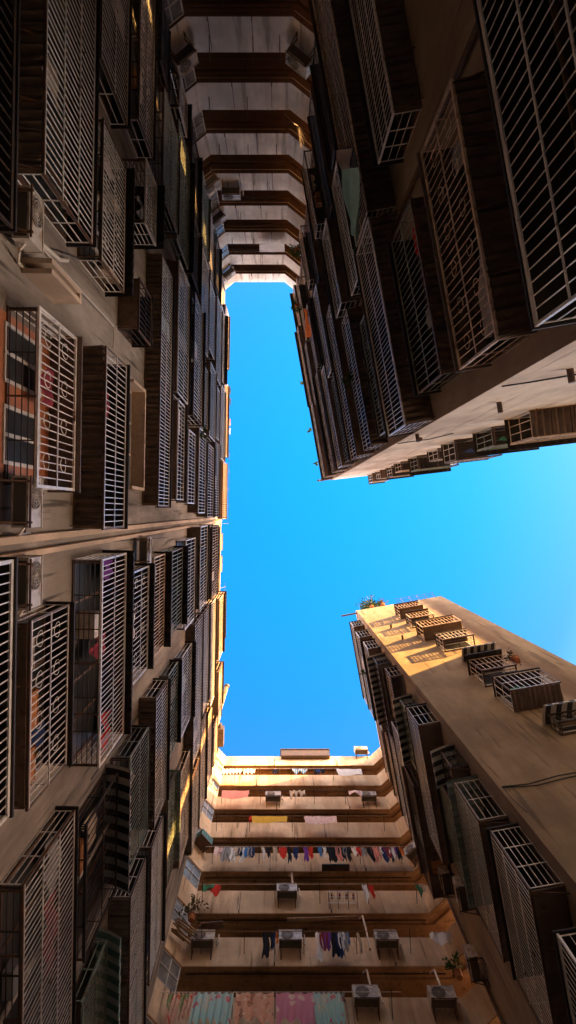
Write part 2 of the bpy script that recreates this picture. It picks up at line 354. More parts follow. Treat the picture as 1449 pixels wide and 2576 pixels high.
# steel-framed windows closing the slanted gallery ends
def gallery_window(root, a, b, z0, z1, inward, pale=True):
    fr = Frame(a, b, inward); L = fr.len
    mb = MB(); fr.box(mb, .05, L-.02, -.05, -.03, z0+.02, z1-.05); pane = None
    f = MB(); t = .035
    for tt in (.02, L/2-t/2, L-.04-t/2): fr.box(f, tt, tt+t, -.045, 0, z0+.005, z1-.03)
    for zz in (z0+.007, (z0+z1)/2, z1-.065): fr.box(f, .02, L-.03, -.04, .005, zz, zz+t)
    win = f.build('window', 'frame_grey', root); mb.build('pane', 'glass_pale', win)
for k in range(1, 9):
    z = BF-2.8*k
    gallery_window(bot, B_PTS[0], B_PTS[1], z+1.45, z+2.75, (1, -1))
    z = TF-2.8*k
    if k != 5: gallery_window(top, T_PTS[0], T_PTS[1], z+1.45, z+2.75, (1, 1))

# ------------------------------------------------------------------ window cages
cages = []          # (frame key, row, t, object)
def cage(key, fr, t0, t1, z0, z1, d, bar='white_bar', floor='sheet', roof='dark', sp=None, rows=2, row=None, frame='brown_frame', clutter=None, orn=False, win=True, wide=.0135):
    if t1 < t0: t0, t1 = t1, t0
    h = z1-z0; L = t1-t0
    loc = fr.p((t0+t1)/2, 0, z0)
    root = thing('window_cage', '', 'window cage', tuple(loc), None)
    sp = (sp or random.choice([.085, .095, .105]))*(1.22 if key != 'L' else 1.08)
    if z0 > 17: sp = max(sp, .125)
    w = (wide if z0 < 15 else wide*1.25)*(.72 if key in 'RB' else 1)
    mb = MB()
    n = max(2, int(L/sp))
    for i in range(n+1):
        t = t0+.02+(L-.04)*i/n; jj = random.gauss(0, .007)
        mb.bar(fr.p(t+jj, d, z0+.02), fr.p(t, d, z1-.01), w)
    for r in range(rows+1):
        z = z0+.02+(h-.04)*r/rows; fr.box(mb, t0, t1, d+w/2+.001, d+w/2+.016, z-.013, z+.013)
    if orn:
        for i in range(int(L/.55)):
            c = t0+.3+i*.55
            for sg in (-1, 1):
                for zc in (z0+h*.28, z0+h*.74):
                    pts = [fr.p(c+sg*(.02+.09*math.sin(a)), d-.012, zc+.15*math.cos(a)*(.5+.5*a/3)) for a in [x*.5 for x in range(9)]]
                    mb.path(pts, .006, 4)
    mb.build('front_grille', bar, root)
    if z0 > 7 and L > 2 and random.random() < .3:
        a_ = t0+random.uniform(.1, L-1.0); mb = MB(); fr.box(mb, a_, a_+random.uniform(.4, .8), d-.03, d-.022, z0+.03, z0+h*random.choice([.5, .45, .9])); mb.build('patch_panel', random.choice(['sheet', 'plastic', 'sheet_green']), root)
    for tt in (t0, t1):
        mb = MB(); ns = max(2, int(d/sp/1.1))
        for i in range(ns+1):
            dd = .02+(d-.04)*i/ns; mb.bar(fr.p(tt, dd, z0+.02), fr.p(tt, dd, z1-.01), w)
        for r in range(rows+1):
            z = z0+.02+(h-.04)*r/rows; mb.bar(fr.p(tt, 0.0, z), fr.p(tt, d, z), .014, .02)
        mb.build('side_grille', bar, root)
    mb = MB(); e = .022
    for tt in (t0, t1):
        mb.bar(fr.p(tt, d+.004, z0-.01), fr.p(tt, d+.004, z1+.01), .034)
    for zz in (z0-.012, z1+.012): mb.bar(fr.p(t0-.017, d+.004, zz), fr.p(t1+.017, d+.004, zz), .036)
    mb.build('frame', bar if random.random() < .45 else frame, root)
    if floor == 'sheet':
        mb = MB(); nw = max(4, int(L/.14)) if z0 < 22 else 4
        mb.grid(lambda u, v: fr.p(t0+u*L, .01+v*(d-.03), z0-.02+.032*math.cos(u*nw*2*math.pi)), nw*4 if z0 < 22 else 4, 1)
        for i in range(int(L/.42)+1 if z0 < 26 else 0):
            t = t0+.03+i*.42; mb.bar(fr.p(t, 0, z0-.045), fr.p(min(t1, t+random.uniform(-.05, .05)), d-.02, z0-.05), .022, .03)
        mb.build('floor_sheet', 'sheet', root)
    elif floor == 'bars':
        mb = MB(); nb = max(4, int(d/.075))
        for i in range(nb):
            dd = .03+(d-.06)*i/(nb-1); mb.bar(fr.p(t0, dd, z0), fr.p(t1, dd, z0), .013)
        q = max(2, int(L/.55))
        for i in range(q+1): t = t0+.02+(L-.04)*i/q; mb.bar(fr.p(t, 0, z0-.016), fr.p(t, d, z0-.016), .018)
        mb.build('floor_grille', 'dark_bar', root)
    elif floor == 'solid':
        mb = MB(); fr.box(mb, t0+.02, t1-.02, .01, d-.02, z0-.05, z0-.005); mb.build('floor_slab', 'canopy_concrete', root)
    # brackets
    mb = MB(); q = max(1, int(L/.8))
    for i in range(q+1):
        t = t0+.05+(L-.1)*i/q
        mb.bar(fr.p(t, 0, z0-.04), fr.p(t, d, z0-.035), .022, .03)
        if floor != 'bars' and z0 < 26: mb.bar(fr.p(t, 0.0, z0-.22), fr.p(t, d*.75, z0-.05), .018)
    fr.box(mb, t0, t1, .002, .03, z0-.06, z0-.03)
    mb.build('bracket', 'brown_frame', root)
    ov = random.uniform(.04, .12)
    if roof in ('wave', 'wave_green'):
        mb = MB(); nw = max(3, int(L/.17)); ov += .10
        mb.grid(lambda u, v: fr.p(t0-.06+u*(L+.12), v*(d+ov), z1+.11-.05*v+.032*abs(math.sin(u*nw*math.pi))), nw*6, 2)
        k_ = len(mb.v)
        mb.grid(lambda u, v: fr.p(t0-.06+u*(L+.12), d+ov+.001, z1+.06-(.085*(1-v))*(.35+.65*abs(math.sin(u*nw*math.pi)))+.0*v), nw*6, 1)
        mb.build('canopy', 'sheet_dark' if roof == 'wave' else 'sheet_green', root, smooth=True)
    elif roof in ('striped', 'striped_green'):
        mb = MB(); nw = max(3, int((L+.2)/.26)); drop = .3
        mb.grid(lambda u, v: fr.p(t0-.1+u*(L+.2), v*(d+.3), z1+.28-drop*v**1.5), nw*6, 4, uv=lambda u, v: (u*nw/.85*.31, v))
        mb.grid(lambda u, v: fr.p(t0-.1+u*(L+.2), d+.302, z1-.02-.16*(1-v)*(.3+.7*abs(math.sin(u*nw*math.pi)))), nw*6, 1, uv=lambda u, v: (u*nw/.85*.31, v))
        mb.build('awning', roof, root, smooth=True)
    else:
        mb = MB(); fr.box(mb, t0-.04, t1+.04, .005, d+ov, z1+.035, z1+.075); mb.build('canopy', 'sheet_dark' if roof == 'dark' else 'sheet', root)
    root['L'] = L; root['d'] = d
    cages.append((key, row, t0, bar, floor, roof, root, z0))
    return root
def windows_on(root, fr, t0, t1, z0, z1, mat='glass', frame='frame_white', nleaf=None):
    L = t1-t0; n = nleaf or max(1, round(L/.75))
    f = MB(); g_ = MB()
    fr.box(g_, t0, t1, -.02, .012, z0, z1)
    for i in range(n+1): t = t0+L*i/n; fr.box(f, t-.025, t+.025, -.01, .03, z0-.025, z1+.025)
    for zz in (z0, z1): fr.box(f, t0+.026, t1-.026, -.01, .027, zz-.025, zz+.025)
    wn = f.build('window', frame, root); g_.build('pane', mat, wn)

# left facade. entries: storey, xb, xt (picture x of front bottom / top edge), y0, y1 along the bottom edge, then style
def LC(k, xb, xt, y0, y1, **kw):
    Z = S(k); Xf = (CX-xb)/F*Z
    ya, yb = (y0-CY)/F*Z, (y1-CY)/F*Z
    ya, yb = max(ya, -13.4), min(yb, 14.3)
    if yb-ya < .4: return
    t0, t1 = ya+13.6, yb+13.6
    wx = 3.29+(ya+yb+27.2)/2*.01637
    d = max(.28, wx-Xf); z1 = (wx-d)*F/(CX-xt)
    z1 = min(max(z1, Z+1.15), Z+2.45)
    cage('L', FL, t0, t1, Z, z1, d, row=k, **kw)
    if kw.get('win', True) and yb-ya > .9: windows_on(left_b, FL, t0+.07, t1-.07, Z+.05, z1-.06, frame='brown_frame')  # dark panes fill the opening to stand for its shade
# -- upper part of the left wall
LC(-1, -170, 30, -420, 352, bar='dark_bar', floor='sheet', roof='dark', sp=.13)
LC(0, 115, 235, -420, 435, bar='white_bar', floor='sheet', roof='dark', rows=3, sp=.1, clutter='ac')
LC(1, 257, 322, -420, 145, bar='white_bar', floor='solid', rows=2, sp=.1)
LC(1, 256, 312, 300, 654, bar='white_bar', floor='bars', roof='wave', orn=True)
LC(2, 352, 386, -200, 300, bar='silver_bar', floor='bars', roof='dark', orn=True)
LC(2, 349, 378, 700, 830, bar='dark_bar', floor='solid', roof='dark', win=True)
LC(3, 410, 447, 215, 480, bar='green_bar', floor='bars', roof='dark')
LC(3, 402, 428, 640, 1272, bar='silver_bar', floor='sheet', rows=2, sp=.09)
LC(3, 404, 424, -60, 150, bar='dark_bar', floor='sheet')
LC(4, 447, 478, 300, 600, bar='green_bar', floor='sheet', roof='wave')
LC(4, 448, 474, 655, 985, bar='white_bar', floor='solid', sp=.1)
LC(4, 446, 462, 1005, 1255, bar='silver_bar', floor='solid', sp=.1)
LC(5, 484, 500, 540, 690, bar='dark_bar', floor='solid')
LC(5, 488, 508, 735, 1045, bar='white_bar', floor='bars')
LC(5, 473, 489, 1080, 1265, bar='silver_bar', floor='bars')
LC(6, 507, 528, 620, 860, bar='white_bar', floor='solid')
LC(6, 506, 522, 905, 1060, bar='silver_bar', floor='solid')
LC(6, 500, 516, 1075, 1290, bar='silver_bar', floor='sheet')
LC(7, 526, 542, 700, 870, bar='silver_bar', floor='bars')
LC(7, 528, 552, 910, 1095, bar='white_bar', floor='sheet')
LC(7, 522, 536, 1115, 1300, bar='white_bar', floor='sheet')
LC(8, 545, 556, 745, 945, bar='silver_bar', floor='sheet')
LC(8, 540, 550, 1110, 1300, bar='silver_bar', floor='sheet')
LC(9, 554, 566, 760, 940, bar='silver_bar', floor='sheet', roof='wave')
LC(9, 555, 565, 965, 1150, bar='white_bar', floor='solid')
LC(10, 566, 574, 765, 905, bar='rusty_bar', floor='sheet')
LC(10, 563, 573, 950, 1140, bar='rusty_bar', floor='sheet')
LC(10, 560, 572, 1160, 1305, bar='rusty_bar', floor='sheet', roof='sheet')
LC(5, 482, 499, 215, 520, bar='dark_bar', floor='sheet', roof='wave')
LC(6, 508, 524, 330, 595, bar='green_bar', floor='bars')
LC(7, 525, 537, 420, 680, bar='silver_bar', floor='sheet')
LC(8, 543, 552, 500, 725, bar='dark_bar', floor='bars')
LC(8, 541, 551, 965, 1095, bar='silver_bar', floor='solid')
LC(4, 452, 470, -30, 270, bar='silver_bar', floor='bars', roof='wave', orn=True)
LC(5, 480, 496, -60, 190, bar='white_bar', floor='bars')
LC(6, 506, 520, 130, 300, bar='dark_bar', floor='solid')
LC(2, 366, 390, 400, 560, bar='silver_bar', floor='bars', roof='wave')
# -- middle
LC(0, 94, 186, 772, 1222, bar='white_bar', floor='bars', roof='sheet', sp=.1, orn=True, frame='dark_bar', win=False)
LC(1, 262, 313, 872, 1330, bar='white_bar', floor='sheet', roof='dark', sp=.1)
# -- lower part
LC(-1, -190, 22, 1448, 2290, bar='white_bar', floor='solid', sp=.1)
LC(0, 72, 167, 1563, 2035, bar='silver_bar', floor='solid', roof='dark', orn=True, sp=.1)
LC(1, 252, 312, 1408, 1928, bar='white_bar', floor='bars', roof='wave', sp=.085)
LC(2, 332, 371, 1440, 1725, bar='silver_bar', floor='solid', roof='wave', orn=True)
LC(3, 385, 412, 1403, 1655, bar='rusty_bar', floor='sheet', roof='wave')
LC(4, 430, 457, 1388, 1598, bar='green_bar', floor='solid', roof='wave')
LC(5, 466, 492, 1360, 1585, bar='silver_bar', floor='bars', roof='dark')
LC(6, 503, 523, 1325, 1533, bar='silver_bar', floor='sheet')
LC(7, 533, 547, 1325, 1508, bar='rusty_bar', floor='sheet')
LC(2, 325, 370, 1905, 2195, bar='green_bar', floor='bars', roof='dark')
LC(3, 389, 418, 1755, 2085, bar='silver_bar', floor='sheet', sp=.095)
LC(4, 422, 445, 1700, 1918, bar='green_bar', floor='solid', roof='wave')
LC(5, 452, 482, 1655, 1858, bar='silver_bar', floor='bars', roof='wave')
LC(6, 487, 507, 1570, 1930, bar='silver_bar', floor='sheet')
LC(7, 511, 523, 1540, 1800, bar='silver_bar', floor='solid')
LC(8, 538, 549, 1330, 1500, bar='silver_bar', floor='sheet')
LC(8, 530, 540, 1520, 1780, bar='silver_bar', floor='bars')
LC(9, 551, 560, 1510, 1660, bar='rusty_bar', floor='sheet', roof='wave')
LC(10, 556, 563, 1500, 1620, bar='rusty_bar', floor='sheet', roof='wave')
LC(9, 549, 558, 1690, 1800, bar='rusty_bar', floor='sheet')
LC(0, 52, 181, 2227, 2900, bar='white_bar', floor='bars', rows=3, sp=.085)
LC(1, 214, 292, 2075, 2417, bar='dark_bar', floor='bars', roof='striped', sp=.12, rows=2)
LC(1, 197, 265, 2520, 2800, bar='green_bar', floor='solid', roof='striped_green')
LC(2, 322, 360, 2257, 2900, bar='white_bar', floor='sheet', sp=.08)
LC(3, 377, 407, 2132, 2477, bar='white_bar', floor='bars', sp=.08)
LC(4, 420, 440, 1995, 2232, bar='green_bar', floor='solid', roof='wave_green', orn=True)
LC(5, 452, 475, 1952, 2185, bar='rusty_bar', floor='sheet')
LC(6, 482, 499, 1960, 2150, bar='rusty_bar', floor='sheet')
LC(7, 503, 516, 1830, 2060, bar='rusty_bar', floor='sheet')
LC(8, 521, 531, 1810, 1990, bar='rusty_bar', floor='sheet')
LC(9, 537, 546, 1830, 1930, bar='rusty_bar', floor='solid')
LC(10, 548, 556, 1700, 1830, bar='rusty_bar', floor='sheet')
# windows and inner wall inside the big middle cage; wall colour carries orange light
mb = MB(); FL.box(mb, 11.05, 13.1, -.01, .006, S(0)-.6, S(0)+1.7); mb.build('inner_wall_panel', 'orange_lit_wall', left_b)
for a in (11.2, 12.25): windows_on(left_b, FL, a, a+.72, S(0)-.1, S(0)+1.1, nleaf=2)

# upper right facade: storey, t0, t1, depth, height
def RC(k, t0, t1, d, h, **kw):
    cage('R', FR, t0, t1, S(k), S(k)+h, d, row=k, **kw)
    if t1-t0 > .9: windows_on(right_b, FR, t0+.07, t1-.07, S(k)+.05, S(k)+h-.06, frame='brown_frame')  # dark panes widened in place of shaded openings
RC(-1.4, .1, 7.8, .72, 2.25, bar='white_bar', floor='solid', rows=3, sp=.11)
RC(0, .36, 3.75, .50, 1.65, bar='rusty_bar', floor='sheet', roof='sheet', orn=True, sp=.1)
RC(1, .52, 3.6, .46, 1.8, bar='green_bar', floor='sheet', roof='dark', sp=.105)
RC(1, 5.1, 11.3, .5, 1.55, bar='white_bar', floor='sheet', rows=3, sp=.095)
RC(2, .04, 4.6, .62, 2.0, bar='white_bar', floor='sheet', rows=2, sp=.085)
RC(2, 4.75, 11.4, .62, 1.8, bar='rusty_bar', floor='sheet', rows=2, sp=.085)
RC(3, .3, 3.5, .42, 1.5, bar='green_bar', floor='solid', orn=True)
RC(3, 4.3, 7.4, .55, 1.3, bar='white_bar', floor='bars')
RC(3, 8.0, 11.0, .45, 1.5, bar='dark_bar', floor='solid')
RC(4, .15, 4.4, .5, 1.6, bar='silver_bar', floor='sheet')
RC(4, 4.6, 7.2, .65, 1.5, bar='silver_bar', floor='solid')
RC(4, 7.6, 11.2, .4, 1.4, bar='dark_bar', floor='solid')
RC(5, .1, 5.5, .6, 1.6, bar='white_bar', floor='solid')
RC(5, 5.7, 8.1, .4, 1.3, bar='dark_bar', floor='solid')
RC(5, 8.3, 10.9, .55, 1.2, bar='rusty_bar', floor='bars')
RC(6, .2, 3.6, .5, 1.5, bar='green_bar', floor='sheet')
RC(6, 3.8, 7.2, .62, 1.5, bar='silver_bar', floor='sheet')
RC(6, 7.5, 9.8, .45, 1.3, bar='dark_bar', floor='solid')
RC(7, .15, 4.6, .55, 1.6, bar='white_bar', floor='solid')
RC(7, 5.0, 8.0, .42, 1.3, bar='dark_bar', floor='solid')
RC(7, 8.4, 10.8, .5, 1.2, bar='rusty_bar', floor='bars')
RC(8, .1, 5.0, .6, 1.5, bar='silver_bar', floor='sheet', roof='wave')
RC(8, 5.3, 8.3, .5, 1.4, bar='silver_bar', floor='sheet')
RC(9, .2, 3.9, .5, 1.5, bar='white_bar', floor='sheet')
RC(9, 4.1, 7.2, .62, 1.5, bar='silver_bar', floor='solid')
RC(9, 7.6, 10.6, .5, 1.3, bar='rusty_bar', floor='bars')
RC(10, .15, 4.4, .62, 1.5, bar='silver_bar', floor='solid', roof='wave')
RC(10, 4.5, 8.9, .66, 1.4, bar='rusty_bar', floor='sheet', roof='wave')
RC(10, 9.0, 11.2, .5, 1.4, bar='rusty_bar', floor='sheet', roof='wave')
# end wall of the upper right block
for k, s0, s1, d, b, fl in ((10, 2.0, 2.9, .5, 'silver_bar', 'sheet'), (9, 2.0, 3.3, .42, 'silver_bar', 'sheet'), (8, 2.1, 3.4, .5, 'silver_bar', 'bars'), (7, 2.0, 3.3, .4, 'rusty_bar', 'bars'),
                        (6, 2.1, 3.7, .55, 'green_bar', 'bars'), (5, 2.2, 3.6, .36, 'silver_bar', 'bars'), (4, 2.0, 3.4, .62, 'silver_bar', 'bars'), (3, 2.2, 3.9, .5, 'green_bar', 'bars'), (2, 2.1, 3.9, .6, 'rusty_bar', 'sheet')):
    cage('E', FE, s0, s1, S(k), S(k)+1.3, d, row=k, bar=b, floor=fl, roof='wave' if k in (2, 3, 6) else 'dark', orn=k in (2,), sp=.12)
    windows_on(right_b, FE, s0+.1, s1-.1, S(k)+.1, S(k)+1.2)
# lower right facade
def BC(k, t0, t1, d, h, **kw):
    cage('B', FB, t0, t1, S(k), S(k)+h, d, row=k, **kw)
    if t1-t0 > .9: windows_on(lower_b, FB, t0+.07, t1-.07, S(k)+.05, S(k)+h-.06, frame='brown_frame')  # oversized dark panes imitate the shade inside the openings
BC(10, .35, 4.9, .62, 1.4, bar='silver_bar', floor='sheet')
BC(9, .4, 4.7, .66, 1.5, bar='silver_bar', floor='sheet')
BC(8, .4, 4.4, .62, 1.6, bar='silver_bar', floor='sheet', roof='wave')
BC(8, 5.0, 8.2, .4, 1.3, bar='rusty_bar', floor='sheet')
BC(9, 5.2, 8.2, .4, 1.3, bar='rusty_bar', floor='sheet')
BC(7, .5, 3.5, .6, 1.3, bar='dark_bar', floor='sheet', roof='striped')
BC(7, 4.0, 7.9, .5, 1.4, bar='silver_bar', floor='sheet')
BC(6, .3, 2.2, .5, 1.3, bar='rusty_bar', floor='bars')
BC(6, 2.6, 7.6, .6, 1.5, bar='silver_bar', floor='sheet')
BC(5, .8, 3.0, .5, 1.3, bar='green_bar', floor='bars', roof='striped')
BC(5, 3.4, 7.4, .75, 1.6, bar='dark_bar', floor='sheet', roof='sheet')
BC(4, .3, 4.6, .66, 1.7, bar='white_bar', floor='solid', sp=.09)
BC(3, .5, 1.35, .45, 1.0, bar='dark_bar', floor='solid', roof='striped')
BC(3, 1.5, 3.9, .55, 1.6, bar='green_bar', floor='solid', roof='dark')
BC(2, .5, 3.6, .62, 1.9, bar='silver_bar', floor='solid', roof='wave_green')
BC(1, .33, 3.4, .6, 2.0, bar='white_bar', floor='solid', sp=.085, rows=3)
BC(0, .4, 3.0, .6, 1.7, bar='silver_bar', floor='solid', sp=.1)
# end wall cages in the sun
for i, (z, s0, s1, d, h, b, fl, rf) in enumerate(((34.3, 1.8, 3.1, .55, 1.25, 'rusty_bar', 'sheet', 'dark'), (31.6, 1.85, 3.0, .5, 1.2, 'rusty_bar', 'bars', 'dark'), (28.5, 1.75, 3.5, .62, 1.35, 'rusty_bar', 'sheet', 'dark'),
                        (26.1, 2.0, 3.3, .5, 1.1, 'white_bar', 'bars', 'dark'), (23.5, 2.3, 3.4, .3, .5, 'dark_bar', 'bars', 'striped'), (20.9, 1.95, 3.1, .55, 1.4, 'rusty_bar', 'bars', 'wave'), (18.3, 1.95, 3.4, .62, 1.45, 'white_bar', 'sheet', 'dark'),
                        (16.2, 2.35, 3.3, .34, .55, 'dark_bar', 'bars', 'striped'), (13.4, 2.3, 3.3, .6, 1.2, 'rusty_bar', 'bars', 'wave'))):
    cage('W', FW, s0, s1, z, z+h, d, row=10-i, bar=b, floor=fl, roof=rf, sp=.12, orn=i == 3)
    windows_on(lower_b, FW, s0+.1, s1-.1, z+.1, z+h-.1)

WHERE = {'L': 'left facade', 'R': 'upper right facade', 'E': 'pale street end wall', 'B': 'lower right facade', 'W': 'ochre end wall'}
BARW = {'white_bar': 'white', 'silver_bar': 'grey', 'green_bar': 'green', 'rusty_bar': 'rusty', 'dark_bar': 'black'}
def finish_labels():
    for key in WHERE:
        rows = sorted({c[1] for c in cages if c[0] == key}, reverse=True)
        for ri, r in enumerate(rows):
            cs = sorted([c for c in cages if c[0] == key and c[1] == r], key=lambda c: c[2] if key != 'R' else -c[2])
            for i, c in enumerate(cs):
                aw = {'striped': ' with striped awning', 'striped_green': ' with striped awning', 'wave': ' with scalloped canopy', 'wave_green': ' with scalloped canopy'}.get(c[5], '')
                s = f"{BARW[c[3]]} window cage{aw} on {WHERE[key]}, {ORD[ri+1]} row from roof"
                if len(cs) > 1: s += f", {ORD[i+1]} down"
                c[6]['label'] = s; c[6]['group'] = 'window cages on the '+WHERE[key]
finish_labels()
def cloth_any(): return random.choice(['white', 'grey', 'blue', 'beige', 'grey', 'maroon', 'green', 'navy'])
for c in list(cages):
    key, row, t0, bar, fl, rf, o, z0 = c
    if z0 > 23 or z0 < 7 or random.random() < .2: continue
    lab = o['label'].split(' on ', 1)[1]; L, d = o['L'], o['d']
    fr = dict(L=FL, R=FR, E=FE, B=FB, W=FW)[key]
    if L > 1.2:
        w_ = random.uniform(.3, .6); tt = t0+random.uniform(.15, L-w_-.15); h_ = random.uniform(.35, .8); cc = cloth_any(); zz = z0+random.uniform(.9, 1.1); ph = random.random()*6; dd = d*.6
        mb = MB(); mb.grid(lambda u, v: fr.p(tt+u*w_, dd+.05*math.sin(u*9+ph)*(.3+v), zz-v*h_*(1-.12*math.sin(u*7+ph))), 12, 5)
        tag(mb.build('hanging_cloth', 'c_'+cc, smooth=True, loc=tuple(fr.p(tt, dd, zz))), f'{cc} cloth hanging inside cage on {lab}', 'cloth', 'cloths hanging inside the cages')
    if L > 2 and random.random() < .6:
        w_ = random.uniform(.3, .5); tt = t0+random.uniform(.15, L-w_-.15); cc = random.choice(['ac_white', 'card', 'c_blue', 'c_grey'])
        mb = MB(); fr.box(mb, tt, tt+w_, .06, max(.2, d-.12), z0+.01, z0+.3); fr.box(mb, tt-.015, tt+w_+.015, .045, max(.2, d-.12)+.015, z0+.302, z0+.335)
        tag(mb.build('storage_box', cc, loc=tuple(fr.p(tt, .06, z0))), {'ac_white': 'pale', 'card': 'cardboard', 'c_blue': 'blue', 'c_red': 'red', 'c_grey': 'grey'}[cc]+f' box stored in cage on {lab}', 'box', 'boxes stored in the cages')
#MORE-START
# ------------------------------------------------------------------ frames of the gallery fronts
GB = Frame(B_PTS[1], B_PTS[2], (0, -1)); GBL = Frame(B_PTS[0], B_PTS[1], (1, -1)); GBR = Frame(B_PTS[2], B_PTS[3], (-1, -1))
GT = Frame(T_PTS[1], T_PTS[2], (0, 1)); GTL = Frame(T_PTS[0], T_PTS[1], (1, 1)); GTR = Frame(T_PTS[2], T_PTS[3], (-1, 1))
def bz(k): return BF-2.8*k
def tz(k): return TF-2.8*k

def ac_unit(fr, tc, z, label, wd=.8, h=.54, dp=.30, gap=.14, group='air conditioners'):
    t0, t1 = tc-wd/2, tc+wd/2; d0, d1 = gap, gap+dp
    root = thing('air_conditioner', label, 'air conditioner', tuple(fr.p(tc, 0, z)), group)
    mb = MB(); fr.box(mb, t0, t1, d0, d1, z+.03, z+h)
    fr.box(mb, t0-.01, t1+.01, d0-.01, d1+.012, z+h+.001, z+h+.025); mb.build('casing', 'ac_white', root)
    mb = MB(); c = fr.p(tc-wd*.14, d1+.001, z+h/2+.01); r = h*.40
    mb.tube(c, c+fr.n*.012, r, 20); fan = mb.build('fan_opening', 'ac_grille', root)
    mb = MB()
    for rr in (r, r*.75, r*.5, r*.25):
        pts = [fr.p(tc-wd*.14+rr*math.cos(a*math.pi/8), d1+.02, z+h/2+.01+rr*math.sin(a*math.pi/8)) for a in range(17)]
        mb.path(pts, .006, 4)
    for a in range(8):
        mb.bar(fr.p(tc-wd*.14, d1+.02, z+h/2+.01), fr.p(tc-wd*.14+r*math.cos(a*math.pi/4), d1+.02, z+h/2+.01+r*math.sin(a*math.pi/4)), .006)
    mb.build('fan_guard', 'ac_white', fan)
    mb = MB(); fr.box(mb, t0+.03, t1-.03, d0+.03, d1-.03, z+.015, z+.029); mb.build('base_plate', 'ac_grille', root)
    mb = MB(); mb.path([fr.p(t1, d0+.1, z+.2), fr.p(t1+.1, d0+.05, z+.15), fr.p(t1+.12, .03, z+.5), fr.p(t1+.1, .02, z+.95)], .022, 6); mb.build('hose', 'pipe', root)
    for t in (t0+.07, t1-.07):
        mb = MB(); mb.bar(fr.p(t, 0, z), fr.p(t, d1+.06, z), .03, .03); mb.bar(fr.p(t, 0.01, z-.32), fr.p(t, 0.01, z+.02), .03); mb.bar(fr.p(t, .01, z-.30), fr.p(t, d1, z-.02), .022)
        mb.build('bracket', 'brown_frame', root)
    mb = MB(); mb.bar(fr.p(t0, d1+.04, z-.018), fr.p(t1, d1+.04, z-.018), .025, .02); mb.build('cross_rail', 'brown_frame', root)
    return root
def ac_px(fr, px, py, label, **kw):
    t, z = fr.t_px(px, py, .25); return ac_unit(fr, t, z, label, **kw)
for px, py, lb in ((508, 2380, 'white air conditioner on the sixth parapet below roof, leftmost, beside a timber pile'), (731, 2380, 'white air conditioner on the sixth parapet between two bunches of hanging clothes'),
                   (975, 2380, 'white air conditioner on the sixth parapet, rightmost of its three'), (722, 2256, 'single white air conditioner on the fifth parapet, left of the white rack'),
                   (687, 2012, 'small air conditioner on the second parapet right of the pink sheet'), (929, 2012, 'small air conditioner on the second parapet near the right corner'),
                   (924, 2528, 'air conditioner on the lowest visible parapet beside the teal floral sheet'), (1118, 2530, 'air conditioner at the lowest parapet near the right corner of the photo'),
                   ):
    ac_px(GB, px, py, lb, group='air conditioners on the bottom gallery block')
ac_unit(GBR, .5, 27.3, 'air conditioner on slanted right end beside the crowded clothes rod', group='air conditioners on the bottom gallery block')
t, z = GT.t_px(580, 476, .25); ac_unit(GT, t, z, 'white air conditioner with round fan on the straight fourth grey parapet', group='air conditioners on the top gallery block')
for z, lb in ((26.2, 'larger air conditioner on the left slanted end, beside the one on the straight parapet'), (29.4, 'air conditioner on the left slanted end, one floor above the round-fanned pair'), (18.9, 'dark stained air conditioner on the left slanted end near the photo top'), (36.2, 'topmost air conditioner on the left slanted end just under the sky')):
    ac_unit(GTL, .42, z, lb, wd=.74, group='air conditioners on the top gallery block')
ac_unit(GTR, .5, 18.9, 'air conditioner with jutting bracket on the right slanted end near photo top', group='air conditioners on the top gallery block')
for px, py, lb in ((50, 530, 'old air conditioner on the left facade by the end of the tallest cage'), (360, 1385, 'boxy air conditioner on the left facade just below the twin pilasters'), (48, 1262, 'air conditioner at the left photo edge just above the twin pilasters'),
                   (48, 1470, 'air conditioner at the left photo edge just below the twin pilasters'), (478, 880, 'small air conditioner high on the left facade between two white cages')):
    ac_px(FL, px, py, lb, group='air conditioners on the left facade', wd=.66, dp=.22, h=.46)
for px, py, lb in ((1128, 2225, 'left of two air conditioners side by side on the lower right facade'), (1172, 2262, 'right of two air conditioners side by side on the lower right facade'), (1200, 2440, 'lowest air conditioner on the lower right facade beside plants')):
    ac_px(FB, px, py, lb, group='air conditioners on the lower right facade')

# ------------------------------------------------------------------ laundry
def onum(n):
    if n <= 20: return ORD[n]
    tens = {20: 'twenty', 30: 'thirty', 40: 'forty'}
    b = n//10*10; return {30: 'thirtieth', 40: 'fortieth'}[n] if n % 10 == 0 else tens[b]+'-'+ORD[n % 10]
def sheet(fr, t0, t1, d, z, h, mat, label, cat='sheet', folds=4, amp=.07, name='hanging_sheet', group='laundry on the bottom gallery block', wavy=.06):
    mb = MB(); ph = random.random()*6; L = t1-t0
    mb.grid(lambda u, v: fr.p(t0+u*L+(.5-u)*.12*v*L*.3, d+amp*math.sin(u*folds*6.28+ph+v*1.2)*(.25+v)+.04*v, z-v*h*(1+wavy*math.sin(u*5+ph)) - .03*math.sin(u*folds*6.28)**2*(1-v)), 48, 8)
    # the back half of the fold over the rod
    mb.grid(lambda u, v: fr.p(t0+u*L, d-.03+amp*.4*math.sin(u*folds*6.28+ph)*v, z-v*h*.35), 24, 2)
    o = mb.build(name, mat, smooth=True, loc=tuple(fr.p((t0+t1)/2, d, z))); return tag(o, label, cat, group)
